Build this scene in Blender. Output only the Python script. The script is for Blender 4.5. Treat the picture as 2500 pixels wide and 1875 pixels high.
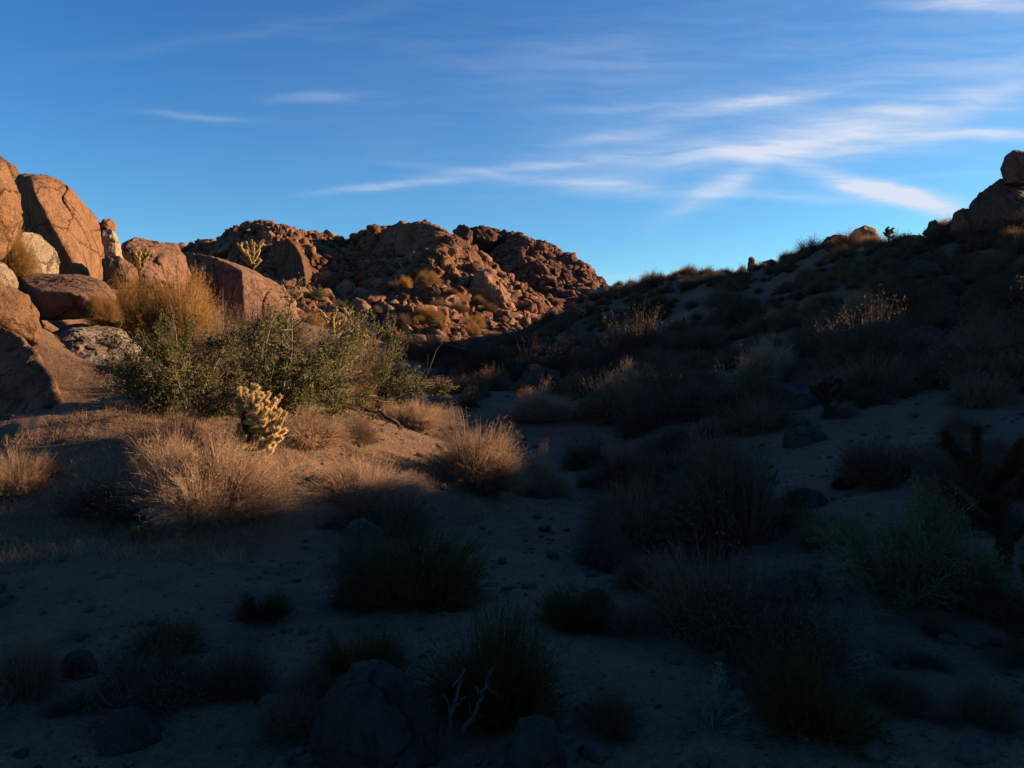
import bpy, math, random
import numpy as np
from mathutils import Vector, Matrix, Euler

SC = bpy.context.scene
for o in list(bpy.data.objects): bpy.data.objects.remove(o)
R = math.radians
# ------------------------------------------------------------------ camera, sky, sun, exposure
FPX, CX, HZ, EYE = 1736.0, 1106.0, 760.0, 1.6
cam = bpy.data.cameras.new("camera"); co = bpy.data.objects.new("camera", cam); SC.collection.objects.link(co)
cam.sensor_width = 36; cam.lens = 36*FPX/2212; cam.shift_y = -69.5/2212
cam.clip_start = .05; cam.clip_end = 5000
co.location = (0, 0, EYE); co.rotation_euler = (R(90), 0, 0); SC.camera = co

SUN_AHEAD, SUN_EL = 13.0, 14.0          # degrees in front of due right, and above the horizon
sa, se = R(SUN_AHEAD), R(SUN_EL)
SUN = Vector((math.cos(sa)*math.cos(se), math.sin(sa)*math.cos(se), math.sin(se)))
sl = bpy.data.lights.new("sun", 'SUN'); sl.energy = 5.0; sl.angle = R(.55); sl.color = (1.0, .65, .38)
so = bpy.data.objects.new("sun", sl); SC.collection.objects.link(so)
so.rotation_euler = SUN.to_track_quat('Z', 'Y').to_euler(); so.location = (60, 10, 40)

SC.view_settings.view_transform = 'Standard'; SC.view_settings.look = 'None'
SC.view_settings.exposure = 1.86; SC.view_settings.gamma = 1

W = bpy.data.worlds.new("World"); SC.world = W; W.use_nodes = True
def build_world():
    nt = W.node_tree; N = nt.nodes; L = nt.links; N.clear()
    out = N.new('ShaderNodeOutputWorld'); bg = N.new('ShaderNodeBackground'); bg.inputs[1].default_value = SKY_STR
    sky = N.new('ShaderNodeTexSky'); sky.sky_type = 'NISHITA'; sky.sun_disc = False
    sky.sun_elevation = se; sky.sun_rotation = R(90-SUN_AHEAD); sky.altitude = 1200
    sky.air_density = 1.0; sky.dust_density = 0.3; sky.ozone_density = 3.0
    tc = N.new('ShaderNodeTexCoord'); sep = N.new('ShaderNodeSeparateXYZ'); L.new(tc.outputs['Generated'], sep.inputs[0])
    def m(op, a, b=None, clamp=False):
        n = N.new('ShaderNodeMath'); n.operation = op; n.use_clamp = clamp
        for i, v in enumerate((a, b)):
            if v is None: continue
            if isinstance(v, (int, float)): n.inputs[i].default_value = v
            else: L.new(v, n.inputs[i])
        return n.outputs[0]
    yy = m('MAXIMUM', sep.outputs[1], .05)
    u = m('DIVIDE', sep.outputs[0], yy); v = m('DIVIDE', sep.outputs[2], yy)
    uv = N.new('ShaderNodeCombineXYZ'); L.new(u, uv.inputs[0]); L.new(v, uv.inputs[1])
    # soft domain warp
    w1 = N.new('ShaderNodeTexNoise'); w1.inputs['Scale'].default_value = 5; w1.inputs['Detail'].default_value = 7
    L.new(uv.outputs[0], w1.inputs['Vector'])
    wv = N.new('ShaderNodeVectorMath'); wv.operation = 'MULTIPLY_ADD'
    L.new(w1.outputs['Color'], wv.inputs[0]); wv.inputs[1].default_value = (.10, .035, 0); wv.inputs[2].default_value = (-.05, -.0175, 0)
    uw = N.new('ShaderNodeVectorMath'); uw.operation = 'ADD'; L.new(uv.outputs[0], uw.inputs[0]); L.new(wv.outputs[0], uw.inputs[1])
    total = None
    # cirrus streaks: centre px, centre py, half length px, half width px, angle (deg, rising to the right), strength
    streaks = [(1300, 230, 800, 300, 5, .07), (2150, 120, 620, 260, 8, .12), (1935, 420, 165, 20, -15, 1.7), (1800, 322, 330, 20, 3, .6), (2050, 292, 330, 12, 1, .5),
               (1650, 300, 420, 60, 8, .28), (2000, 240, 380, 32, 12, .5), (1590, 225, 160, 22, 8, .45), (1720, 205, 200, 14, 8, .3),
               (1560, 405, 100, 26, 30, .55), (1300, 405, 130, 22, -4, .42), (1700, 425, 250, 12, -2, .3), (850, 406, 130, 9, 4, .42), (1250, 352, 260, 12, 6, .32),
               (700, 212, 100, 14, 5, .2), (430, 256, 90, 8, -4, .15), (2120, 16, 160, 20, -3, .62), (1330, 228, 90, 14, 3, .22),
               (1300, 130, 160, 60, 0, .10), (1500, 590, 420, 10, 1, .22), (2150, 140, 160, 50, 10, .18), (1350, 290, 120, 14, 8, .2),
               (900, 110, 300, 25, -12, .03), (650, 50, 500, 20, 10, .04), (2100, 380, 180, 8, 2, .18), (1000, 375, 130, 10, -8, .2)]
    for (px, py, a, b, ang, st) in streaks:
        mp = N.new('ShaderNodeMapping'); mp.vector_type = 'TEXTURE'
        mp.inputs['Location'].default_value = ((px-CX)/FPX, (HZ-py)/FPX, 0)
        mp.inputs['Rotation'].default_value = (0, 0, R(ang))
        mp.inputs['Scale'].default_value = (a*1.5/FPX, b*1.3/FPX, 1)
        L.new(uw.outputs[0], mp.inputs['Vector'])
        ln = N.new('ShaderNodeVectorMath'); ln.operation = 'DOT_PRODUCT'
        L.new(mp.outputs[0], ln.inputs[0]); L.new(mp.outputs[0], ln.inputs[1])
        e = m('POWER', 2.718, m('MULTIPLY', ln.outputs['Value'], -2.2))
        s = m('MULTIPLY', e, st)
        total = s if total is None else m('ADD', total, s)
    rot = N.new('ShaderNodeMapping'); rot.inputs['Rotation'].default_value = (0, 0, R(-7)); rot.inputs['Scale'].default_value = (4, 34, 1)
    L.new(uw.outputs[0], rot.inputs['Vector'])
    fib = N.new('ShaderNodeTexNoise'); fib.inputs['Scale'].default_value = 1.6; fib.inputs['Detail'].default_value = 10; fib.inputs['Roughness'].default_value = .6
    L.new(rot.outputs[0], fib.inputs['Vector'])
    fr = m('MAXIMUM', m('ADD', m('MULTIPLY', fib.outputs['Fac'], 3.0), -.62), .12)
    front = m('GREATER_THAN', sep.outputs[1], .1)
    mask = m('MULTIPLY', m('MULTIPLY', total, fr), front, True)
    cl = N.new('ShaderNodeMix'); cl.data_type = 'RGBA'
    L.new(m('MULTIPLY', mask, .9), cl.inputs['Factor']); L.new(SKYGRADE(N, L, sky.outputs[0]), cl.inputs[6])
    cl.inputs[7].default_value = CLOUD
    L.new(cl.outputs[2], bg.inputs[0]); L.new(bg.outputs[0], out.inputs[0])
SKY_STR = .05
KOUT = SKY_STR*2**1.86
CLOUD = (.76/KOUT, .80/KOUT, .92/KOUT, 1)
def SKYGRADE(N, L, c):
    # deep, clear high-desert blue: contrast per channel on the Nishita radiance
    sp = N.new('ShaderNodeSeparateColor'); cb = N.new('ShaderNodeCombineColor'); L.new(c, sp.inputs[0])
    for i, (g, k) in enumerate(((1.5, 1.75), (1.25, 1.78), (1.0, 1.6))):
        a = N.new('ShaderNodeMath'); a.operation = 'MULTIPLY'; a.inputs[1].default_value = .1147; L.new(sp.outputs[i], a.inputs[0])
        p = N.new('ShaderNodeMath'); p.operation = 'POWER'; p.inputs[1].default_value = g; L.new(a.outputs[0], p.inputs[0])
        m_ = N.new('ShaderNodeMath'); m_.operation = 'MULTIPLY'; m_.inputs[1].default_value = k/KOUT; L.new(p.outputs[0], m_.inputs[0])
        mn = N.new('ShaderNodeMath'); mn.operation = 'MINIMUM'; mn.inputs[1].default_value = 1.0/KOUT; L.new(m_.outputs[0], mn.inputs[0])
        L.new(mn.outputs[0], cb.inputs[i])
    return cb.outputs[0]
build_world()

# ------------------------------------------------------------------ helpers
rng = np.random.default_rng(7)
rnd = random.Random(11)
_perm = np.random.default_rng(3).permutation(4096)
_val = np.random.default_rng(4).random(4096)*2-1
def vnoise(p, seed=0):
    p = np.asarray(p, float) + seed*17.31
    i = np.floor(p).astype(np.int64); f = p-i; f = f*f*f*(f*(f*6-15)+10)
    def h(a, b, c): return _val[_perm[(_perm[(_perm[a & 4095]+b) & 4095]+c) & 4095]]
    x, y, z = i[:, 0], i[:, 1], i[:, 2]; fx, fy, fz = f[:, 0], f[:, 1], f[:, 2]
    r = 0
    for dx in (0, 1):
        for dy in (0, 1):
            for dz in (0, 1):
                r = r + h(x+dx, y+dy, z+dz)*(fx if dx else 1-fx)*(fy if dy else 1-fy)*(fz if dz else 1-fz)
    return r
def fbm(p, oct=4, seed=0, rough=.5):
    p = np.asarray(p, float); s = 0; a = 1
    for k in range(oct): s = s+a*vnoise(p*2**k, seed+k); a *= rough
    return s
def mk_mesh(name, V, F, mats, smooth=True, mi=None):
    V = np.asarray(V, np.float32); me = bpy.data.meshes.new(name)
    if isinstance(F, np.ndarray): Fs = [F]
    else: Fs = [f for f in F if len(f)]
    me.vertices.add(len(V)); me.vertices.foreach_set('co', V.ravel())
    nl = sum(f.size for f in Fs); nf = sum(len(f) for f in Fs)
    me.loops.add(nl); me.polygons.add(nf)
    me.loops.foreach_set('vertex_index', np.concatenate([f.ravel() for f in Fs]).astype(np.int32))
    tot = np.concatenate([np.full(len(f), f.shape[1], np.int32) for f in Fs]); st = np.concatenate([[0], np.cumsum(tot)[:-1]]).astype(np.int32)
    me.polygons.foreach_set('loop_start', st)
    if smooth: me.polygons.foreach_set('use_smooth', np.ones(nf, bool))
    for m in (mats if isinstance(mats, (list, tuple)) else [mats]): me.materials.append(m)
    if mi is not None: me.polygons.foreach_set('material_index', np.asarray(mi, np.int32))
    me.update(); me.validate()
    return me
def link(name, data, parent=None, loc=(0, 0, 0)):
    o = bpy.data.objects.new(name, data); SC.collection.objects.link(o); o.location = loc
    if parent: o.parent = parent
    return o
def tag(o, label, cat, group=None, kind=None):
    if label: o['label'] = label
    if cat: o['category'] = cat
    if group: o['group'] = group
    if kind: o['kind'] = kind
    return o
def copy_tree(o, parent=None):
    c = o.copy(); SC.collection.objects.link(c)
    if parent: c.parent = parent
    for ch in list(o.children): copy_tree(ch, c)
    return c
_ico = {}
def ico(n):
    if n in _ico: return _ico[n]
    t = (1+5**.5)/2
    V = [(-1, t, 0), (1, t, 0), (-1, -t, 0), (1, -t, 0), (0, -1, t), (0, 1, t), (0, -1, -t), (0, 1, -t), (t, 0, -1), (t, 0, 1), (-t, 0, -1), (-t, 0, 1)]
    F = [(0,11,5),(0,5,1),(0,1,7),(0,7,10),(0,10,11),(1,5,9),(5,11,4),(11,10,2),(10,7,6),(7,1,8),(3,9,4),(3,4,2),(3,2,6),(3,6,8),(3,8,9),(4,9,5),(2,4,11),(6,2,10),(8,6,7),(9,8,1)]
    V = [np.array(v)/np.linalg.norm(v) for v in V]
    for _ in range(n):
        mid = {}; G = []
        def md(a, b):
            k = (min(a, b), max(a, b))
            if k not in mid:
                w = V[a]+V[b]; V.append(w/np.linalg.norm(w)); mid[k] = len(V)-1
            return mid[k]
        for a, b, c in F:
            d, e, f = md(a, b), md(b, c), md(c, a); G += [(a, d, f), (b, e, d), (c, f, e), (d, e, f)]
        F = G
    _ico[n] = (np.array(V), np.array(F, np.int32)); return _ico[n]

# ------------------------------------------------------------------ materials
DARK = .5
def nodes_mat(name):
    m = bpy.data.materials.new(name); m.use_nodes = True; N = m.node_tree.nodes; L = m.node_tree.links
    b = N['Principled BSDF']; b.inputs['Roughness'].default_value = .95
    b.inputs['Specular IOR Level'].default_value = .15
    return m, N, L, b
def rock_mat(name, c1, c2, varnish, vamt=.45, scale=1.0, bump=.5, isl=False):
    c1, c2, varnish = [tuple(x*DARK for x in c) for c in (c1, c2, varnish)]
    m, N, L, b = nodes_mat(name)
    tc = N.new('ShaderNodeTexCoord'); geo = N.new('ShaderNodeNewGeometry'); oi = N.new('ShaderNodeObjectInfo')
    def noise(s, d=6, r=.6):
        n = N.new('ShaderNodeTexNoise'); n.inputs['Scale'].default_value = s*scale; n.inputs['Detail'].default_value = d; n.inputs['Roughness'].default_value = r
        L.new(geo.outputs['Position'], n.inputs['Vector']); return n
    def ramp(src, a, c, ca=(0, 0, 0, 1), cb=(1, 1, 1, 1)):
        r = N.new('ShaderNodeValToRGB'); r.color_ramp.elements[0].position = a; r.color_ramp.elements[1].position = c
        r.color_ramp.elements[0].color = ca; r.color_ramp.elements[1].color = cb; L.new(src, r.inputs[0]); return r
    n1 = noise(.8); n2 = noise(2.6, 8, .7); n3 = noise(22, 4, .7); n4 = noise(7, 6, .65)
    base = ramp(n1.outputs['Fac'], .35, .65, (*c1, 1), (*c2, 1))
    mps = N.new('ShaderNodeMapping'); mps.inputs['Scale'].default_value = (1.9*scale, 1.9*scale, .35*scale); L.new(geo.outputs['Position'], mps.inputs['Vector'])
    ns = N.new('ShaderNodeTexNoise'); ns.inputs['Scale'].default_value = 1; ns.inputs['Detail'].default_value = 7; ns.inputs['Roughness'].default_value = .7; L.new(mps.outputs[0], ns.inputs['Vector'])
    vr = ramp(n2.outputs['Fac'], .5, .66)
    mx = N.new('ShaderNodeMix'); mx.data_type = 'RGBA'
    vs = ramp(ns.outputs['Fac'], .52, .62); vm = N.new('ShaderNodeMath'); vm.operation = 'MAXIMUM'; L.new(vr.outputs[0], vm.inputs[0]); L.new(vs.outputs[0], vm.inputs[1])
    ml = N.new('ShaderNodeMath'); ml.operation = 'MULTIPLY'; ml.inputs[1].default_value = vamt; L.new(vm.outputs[0], ml.inputs[0])
    L.new(ml.outputs[0], mx.inputs['Factor']); L.new(base.outputs[0], mx.inputs[6]); mx.inputs[7].default_value = (*varnish, 1)
    sp0 = ramp(n3.outputs['Fac'], .3, .75, (.66, .66, .66, 1), (1.3, 1.3, 1.3, 1))
    wa = N.new('ShaderNodeVectorMath'); wa.operation = 'MULTIPLY_ADD'; L.new(n4.outputs['Color'], wa.inputs[0]); wa.inputs[1].default_value = (.35/scale,)*3; L.new(geo.outputs['Position'], wa.inputs[2])
    vo = N.new('ShaderNodeTexVoronoi'); vo.feature = 'DISTANCE_TO_EDGE'; vo.inputs['Scale'].default_value = .75*scale; L.new(wa.outputs[0], vo.inputs['Vector'])
    ck = ramp(vo.outputs['Distance'], .0, .022, (.22, .22, .22, 1), (1, 1, 1, 1))
    cm = ramp(n1.outputs['Fac'], .42, .56)
    sp = N.new('ShaderNodeMix'); sp.data_type = 'RGBA'; sp.blend_type = 'MULTIPLY'; L.new(cm.outputs[0], sp.inputs['Factor']); L.new(sp0.outputs[0], sp.inputs[6]); L.new(ck.outputs[0], sp.inputs[7])
    mu = N.new('ShaderNodeMix'); mu.data_type = 'RGBA'; mu.blend_type = 'MULTIPLY'; mu.inputs['Factor'].default_value = 1
    L.new(mx.outputs[2], mu.inputs[6]); L.new(sp.outputs[2], mu.inputs[7])
    hv = N.new('ShaderNodeHueSaturation'); L.new(mu.outputs[2], hv.inputs['Color'])
    ma = N.new('ShaderNodeMapRange'); ma.inputs[3].default_value = .72; ma.inputs[4].default_value = 1.3
    if isl:
        ra = N.new('ShaderNodeMath'); ra.operation = 'ADD'; L.new(geo.outputs['Random Per Island'], ra.inputs[0]); L.new(oi.outputs['Random'], ra.inputs[1])
        rf = N.new('ShaderNodeMath'); rf.operation = 'FRACT'; L.new(ra.outputs[0], rf.inputs[0]); L.new(rf.outputs[0], ma.inputs[0]); ma.inputs[3].default_value = .5; ma.inputs[4].default_value = 1.35
        ms = N.new('ShaderNodeMapRange'); ms.inputs[3].default_value = 1.1; ms.inputs[4].default_value = .88; L.new(rf.outputs[0], ms.inputs[0]); L.new(ms.outputs[0], hv.inputs['Saturation'])
    else: L.new(oi.outputs['Random'], ma.inputs[0])
    L.new(ma.outputs[0], hv.inputs['Value'])
    L.new(hv.outputs[0], b.inputs['Base Color'])
    ad = N.new('ShaderNodeMath'); ad.operation = 'MULTIPLY_ADD'; L.new(n4.outputs['Fac'], ad.inputs[0]); ad.inputs[1].default_value = 2.2; L.new(n3.outputs['Fac'], ad.inputs[2])
    bp = N.new('ShaderNodeBump'); bp.inputs['Strength'].default_value = bump; bp.inputs['Distance'].default_value = .09/scale**.5
    ac = N.new('ShaderNodeMath'); ac.operation = 'MULTIPLY_ADD'; L.new(ck.outputs[0], ac.inputs[0]); ac.inputs[1].default_value = 1.2; L.new(ad.outputs[0], ac.inputs[2])
    L.new(ac.outputs[0], bp.inputs['Height']); L.new(bp.outputs[0], b.inputs['Normal'])
    return m
def leaf_mat(name, c1, c2, trans=.35, nscale=2.0):
    c1, c2 = [tuple(x*DARK for x in c) for c in (c1, c2)]
    m, N, L, b = nodes_mat(name)
    oi = N.new('ShaderNodeObjectInfo'); geo = N.new('ShaderNodeNewGeometry')
    n = N.new('ShaderNodeTexNoise'); n.inputs['Scale'].default_value = nscale; n.inputs['Detail'].default_value = 3
    L.new(geo.outputs['Position'], n.inputs['Vector'])
    ri = N.new('ShaderNodeMath'); ri.operation = 'MULTIPLY_ADD'; ri.inputs[1].default_value = .55; L.new(geo.outputs['Random Per Island'], ri.inputs[0])
    sb = N.new('ShaderNodeMath'); sb.operation = 'MULTIPLY_ADD'; sb.inputs[1].default_value = 1.6; sb.inputs[2].default_value = -.55; L.new(n.outputs['Fac'], sb.inputs[0]); L.new(sb.outputs[0], ri.inputs[2])
    r = N.new('ShaderNodeValToRGB'); r.color_ramp.elements[0].color = (*c1, 1); r.color_ramp.elements[1].color = (*c2, 1)
    L.new(ri.outputs[0], r.inputs[0])
    hv = N.new('ShaderNodeHueSaturation'); L.new(r.outputs[0], hv.inputs['Color'])
    ma = N.new('ShaderNodeMapRange'); ma.inputs[3].default_value = .7; ma.inputs[4].default_value = 1.25; L.new(oi.outputs['Random'], ma.inputs[0]); L.new(ma.outputs[0], hv.inputs['Value'])
    L.new(hv.outputs[0], b.inputs['Base Color'])
    t = N.new('ShaderNodeBsdfTranslucent'); L.new(hv.outputs[0], t.inputs[0])
    mx = N.new('ShaderNodeMixShader'); mx.inputs[0].default_value = trans
    L.new(b.outputs[0], mx.inputs[1]); L.new(t.outputs[0], mx.inputs[2]); L.new(mx.outputs[0], N['Material Output'].inputs[0])
    return m
def ground_mat():
    m, N, L, b = nodes_mat('decomposed_granite_sand')
    geo = N.new('ShaderNodeNewGeometry')
    def noise(s, d=6, r=.6):
        n = N.new('ShaderNodeTexNoise'); n.inputs['Scale'].default_value = s; n.inputs['Detail'].default_value = d; n.inputs['Roughness'].default_value = r
        L.new(geo.outputs['Position'], n.inputs['Vector']); return n
    n1 = noise(.35); n2 = noise(3.2, 8, .75); n3 = noise(45, 3, .8); n4 = noise(11, 5, .7)
    r = N.new('ShaderNodeValToRGB'); e = r.color_ramp.elements
    e[0].position = .3; e[0].color = (.048, .031, .021, 1); e[1].position = .62; e[1].color = (.152, .095, .057, 1)
    ad = N.new('ShaderNodeMath'); ad.operation = 'MULTIPLY_ADD'; L.new(n2.outputs['Fac'], ad.inputs[0]); ad.inputs[1].default_value = .6
    sc = N.new('ShaderNodeMath'); sc.operation = 'MULTIPLY'; sc.inputs[1].default_value = .45; L.new(n1.outputs['Fac'], sc.inputs[0]); L.new(sc.outputs[0], ad.inputs[2]); L.new(ad.outputs[0], r.inputs[0])
    r3 = N.new('ShaderNodeValToRGB'); r3.color_ramp.elements[0].position = .3; r3.color_ramp.elements[0].color = (.6, .6, .6, 1); r3.color_ramp.elements[1].position = .7; r3.color_ramp.elements[1].color = (1.3, 1.3, 1.3, 1)
    L.new(n3.outputs['Fac'], r3.inputs[0])
    mu = N.new('ShaderNodeMix'); mu.data_type = 'RGBA'; mu.blend_type = 'MULTIPLY'; mu.inputs['Factor'].default_value = 1
    L.new(r.outputs[0], mu.inputs[6]); L.new(r3.outputs[0], mu.inputs[7]); L.new(mu.outputs[2], b.inputs['Base Color'])
    a2 = N.new('ShaderNodeMath'); a2.operation = 'MULTIPLY_ADD'; L.new(n4.outputs['Fac'], a2.inputs[0]); a2.inputs[1].default_value = 2.5; L.new(n3.outputs['Fac'], a2.inputs[2])
    bp = N.new('ShaderNodeBump'); bp.inputs['Strength'].default_value = .7; bp.inputs['Distance'].default_value = .03
    L.new(a2.outputs[0], bp.inputs['Height']); L.new(bp.outputs[0], b.inputs['Normal'])
    return m
M = dict(
    ground=ground_mat(),
    orange=rock_mat('orange_granite', (.36, .19, .095), (.44, .25, .135), (.13, .07, .045), .5, 1, .9),
    pale=rock_mat('pale_granite', (.42, .33, .21), (.52, .43, .30), (.20, .13, .09), .5, 1, .8),
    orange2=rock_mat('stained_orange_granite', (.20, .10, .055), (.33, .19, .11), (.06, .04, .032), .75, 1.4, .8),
    pale2=rock_mat('patchy_pale_granite', (.26, .19, .14), (.50, .42, .33), (.10, .07, .06), .7, 1.2, .8),
    brown=rock_mat('brown_granite', (.27, .155, .10), (.35, .21, .14), (.08, .05, .038), .6, 1, .9),
    far=rock_mat('mountain_granite', (.29, .14, .072), (.40, .21, .12), (.07, .04, .03), .5, .35, .9, True),
    farcliff=rock_mat('mountain_cliff', (.21, .10, .054), (.32, .165, .092), (.05, .03, .022), .65, .35, .9),
    farsoil=rock_mat('mountain_soil', (.06, .034, .022), (.12, .07, .04), (.04, .024, .018), .5, .35, .9),
    farb=rock_mat('far_peak_granite', (.20, .09, .056), (.27, .135, .085), (.06, .035, .03), .6, .3, .9, True),
    grey=rock_mat('grey_granite', (.12, .10, .085), (.18, .15, .125), (.06, .05, .04), .6, 3, .9),
    gold=leaf_mat('golden_dry_grass', (.30, .16, .05), (.62, .38, .13), .45),
    tan=leaf_mat('tan_dry_stems', (.32, .21, .125), (.80, .56, .35), .45),
    greybrown=leaf_mat('grey_brown_twigs', (.10, .07, .05), (.28, .20, .135), .35),
    brownfol=leaf_mat('brown_scrub_twigs', (.12, .075, .05), (.36, .235, .15), .35),
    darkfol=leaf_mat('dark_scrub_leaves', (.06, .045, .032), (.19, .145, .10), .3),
    olive=leaf_mat('olive_creosote_leaves', (.075, .078, .028), (.31, .30, .11), .42),
    olive2=leaf_mat('yellow_green_stems', (.045, .042, .012), (.12, .10, .03), .3),
    bark=leaf_mat('grey_bark', (.05, .038, .03), (.13, .10, .08), 0),
    palebark=leaf_mat('pale_grey_bark', (.14, .11, .08), (.34, .28, .21), 0),
    deadwood=leaf_mat('bleached_dead_wood', (.07, .055, .045), (.16, .125, .095), 0),
    core=leaf_mat('cactus_joint_skin', (.22, .16, .05), (.42, .30, .11), .15),
    old_and_shade_core=leaf_mat('brown_old_and_shaded_cactus_joints', (.035, .02, .012), (.10, .05, .025), .1),
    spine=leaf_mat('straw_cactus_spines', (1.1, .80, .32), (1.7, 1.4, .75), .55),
    shadespine=leaf_mat('shade_darkened_cactus_spines', (.05, .045, .02), (.14, .12, .05), .25),  # darkened copy of the straw spines: shade put into the colour
    oldspine=leaf_mat('rusty_cactus_spines', (.14, .06, .02), (.30, .14, .05), .45),
    paleleaf=leaf_mat('silver_grey_leaves', (.12, .12, .10), (.30, .29, .25), .3),
)

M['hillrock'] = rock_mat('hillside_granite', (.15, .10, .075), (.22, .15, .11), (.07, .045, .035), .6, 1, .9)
# ------------------------------------------------------------------ terrain height
def P(px, py, Y): return ((px-CX)/FPX*Y, Y, EYE+(HZ-py)/FPX*Y)
ctl = []
def col(px, lst):
    for (py, Y) in lst: ctl.append(P(px, py, Y))
col(1300, [(1659, 3.1), (1300, 5.2), (1100, 8.2), (1000, 12), (900, 18), (800, 30), (722, 50), (658, 68), (622, 80)])
col(1106, [(1659, 3.1), (1200, 6.4), (1000, 11.8), (900, 19), (830, 30), (770, 46), (722, 64)])
col(950, [(1400, 4.3), (1000, 11.5), (880, 23), (815, 34), (775, 48), (755, 70)])
col(1500, [(1659, 3.1), (1400, 4.2), (1200, 6.5), (1050, 9.5), (950, 14), (850, 22), (750, 34), (680, 48), (595, 66)])
col(1800, [(1659, 3.1), (1300, 5.2), (1075, 8.5), (925, 13.5), (835, 19), (750, 27), (640, 38), (572, 47), (513, 54)])
col(2212, [(1659, 3.1), (1300, 5.2), (1060, 8.3), (915, 12), (825, 16), (750, 21), (650, 28), (540, 36), (450, 42)])
col(2060, [(700, 27), (592, 38), (484, 46)])
col(1650, [(700, 38), (620, 52), (570, 60)])
col(1400, [(700, 52), (606, 72)])
col(600, [(1659, 3.1), (1300, 5.2), (1060, 9.3), (1000, 11.6), (900, 19.5), (850, 26), (780, 36), (720, 48), (690, 66), (690, 90)])
col(300, [(1659, 3.1), (1200, 6.3), (1000, 11), (905, 17), (850, 20.5), (790, 24), (715, 28), (640, 33), (570, 38), (560, 52), (600, 75)])
col(0, [(1659, 3.1), (1300, 5.2), (1100, 8.2), (1000, 10.7), (920, 13), (820, 16), (720, 19), (620, 23), (500, 31), (430, 42), (470, 70)])
for w in [  # behind the right ridge: falls away
    (11, 96, 4), (22, 100, 0), (24, 82, 2), (34, 68, 1), (40, 55, 2), (46, 44, 2), (60, 60, -2), (50, 100, -2), (90, 30, -3), (70, 10, -2), (60, 25, -1), (80, -30, -3),
    # off to the right: the hill that shades the foreground
    (12, 12, .9), (20, 20, 5.0), (19.5, 15, 4.3), (20.5, 26, 5.7), (29, 28, 7.0), (34, 33, 7.2), (46, 30, 2),
    (9, 2, .4), (14, 2, 1.6), (20, 3, 4.2), (27, 5, 7.6), (33, 8, 10.2), (33, 14, 9.5), (32, 21, 7.4), (42, 8, 6), (48, 18, 3), (20, 10, 3.5),
    (33, -4, 9.6), (32, -16, 9.6), (26, -10, 7.6), (16, -12, 3), (40, -30, 9), (44, -14, 6),
    (0, -4, 0), (-5, -3, .1), (5, -3, .1), (0, -12, .2), (-12, -10, .5), (10, -14, .8), (0, -30, 1), (-30, -20, 2), (0, -80, 3), (-80, -60, 6), (60, -80, 3), (0, -200, 5), (-200, -100, 10), (200, -100, 0), (200, 50, -4), (100, 100, -4), (80, 200, -4), (-200, 100, 10),
    (-6, 0, .1), (-12, 2, .5), (-9, 6, .3), (-14, 11, 1.4), (-22, 16, 4), (-30, 20, 7), (-22, 28, 7), (-34, 30, 9), (-40, 10, 8), (-60, 50, 12), (-70, 10, 12), (-40, 60, 10), (-80, 100, 14),
    (-10, 100, 3.0), (0, 95, 3.4), (-25, 110, 5), (-50, 120, 9), (0, 130, 4), (0, 200, 8), (-60, 200, 12), (40, 200, 4), (0, 400, 8), (-200, 400, 10), (200, 400, -4)]: ctl.append(w)
for (x, y) in [(0, 0), (1, 1), (-1, 1), (1.5, -1), (-1.5, -1)]: ctl.append((x, y, 0))
ctl = np.array(ctl, float)
def warp(X, Y):
    r = np.hypot(X, Y); k = np.log1p(r/3.0)/np.maximum(r, 1e-6)*3.0
    k = np.where(r < 1e-4, 1.0, k); return X*k, Y*k, r
_cx, _cy, _cr = warp(ctl[:, 0], ctl[:, 1]); _cq = ctl[:, 2]/(_cr+4)
def _phi(d): return d**1.6
_A = _phi(np.hypot(_cx[:, None]-_cx[None], _cy[:, None]-_cy[None])); n_ = len(ctl)
_B = np.zeros((n_+3, n_+3)); _B[:n_, :n_] = _A + np.eye(n_)*(-.02); _B[:n_, n_] = 1; _B[:n_, n_+1] = _cx; _B[:n_, n_+2] = _cy; _B[n_:, :n_] = _B[:n_, n_:].T
_w = np.linalg.solve(_B, np.concatenate([_cq, [0, 0, 0]]))
def Hbase(X, Y):
    X = np.atleast_1d(np.asarray(X, float)).ravel(); Y = np.atleast_1d(np.asarray(Y, float)).ravel()
    wx, wy, r = warp(X, Y); out = np.empty(len(X))
    for s in range(0, len(X), 20000):
        e = slice(s, s+20000)
        out[e] = _phi(np.hypot(wx[e, None]-_cx[None], wy[e, None]-_cy[None]))@_w[:n_] + _w[n_]+_w[n_+1]*wx[e]+_w[n_+2]*wy[e]
    return out*(r+4)
def H(X, Y):
    X = np.atleast_1d(np.asarray(X, float)).ravel(); Y = np.atleast_1d(np.asarray(Y, float)).ravel()
    r = np.hypot(X, Y); z = Hbase(X, Y); p = np.stack([X, Y, 0*X], 1)
    amp = np.clip((r-2)/40, .02, 1)
    st = lambda v: np.clip(v, 0, 1)**2*(3-2*np.clip(v, 0, 1))
    z = z + .45*amp*fbm(p/7, 4, 5) + .035*fbm(p/1.1, 4, 9)
    z = z - .32*np.exp(-((X-.5-.02*Y)/1.7)**2)*st((Y-5)/4)*(1-st((Y-30)/14)) + .25*st((X-2.2)/3)*st((Y-4)/4)*(1-st((Y-16)/8))
    near = 1-st((r-12)/14)
    z = z + near*(.022*fbm(p/.33, 3, 13)+.012*np.abs(fbm(p/.12, 2, 17)))
    # sandy bank that rises to the left, facing the low sun
    z = z + .9*st((-X-.6)/4.2)*(1-.9*st((-X-5.2)/1.6)*(1-st((Y-14.5)/2)))*st((Y-6.2)/2.5)*(1-st((Y-17)/6))
    z = z + .16*st((X+3.6)/1.2)*(1-st((X+1.8)/2.4))*st((Y-8.6)/1.5)*(1-st((Y-13)/4))
    return z
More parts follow.
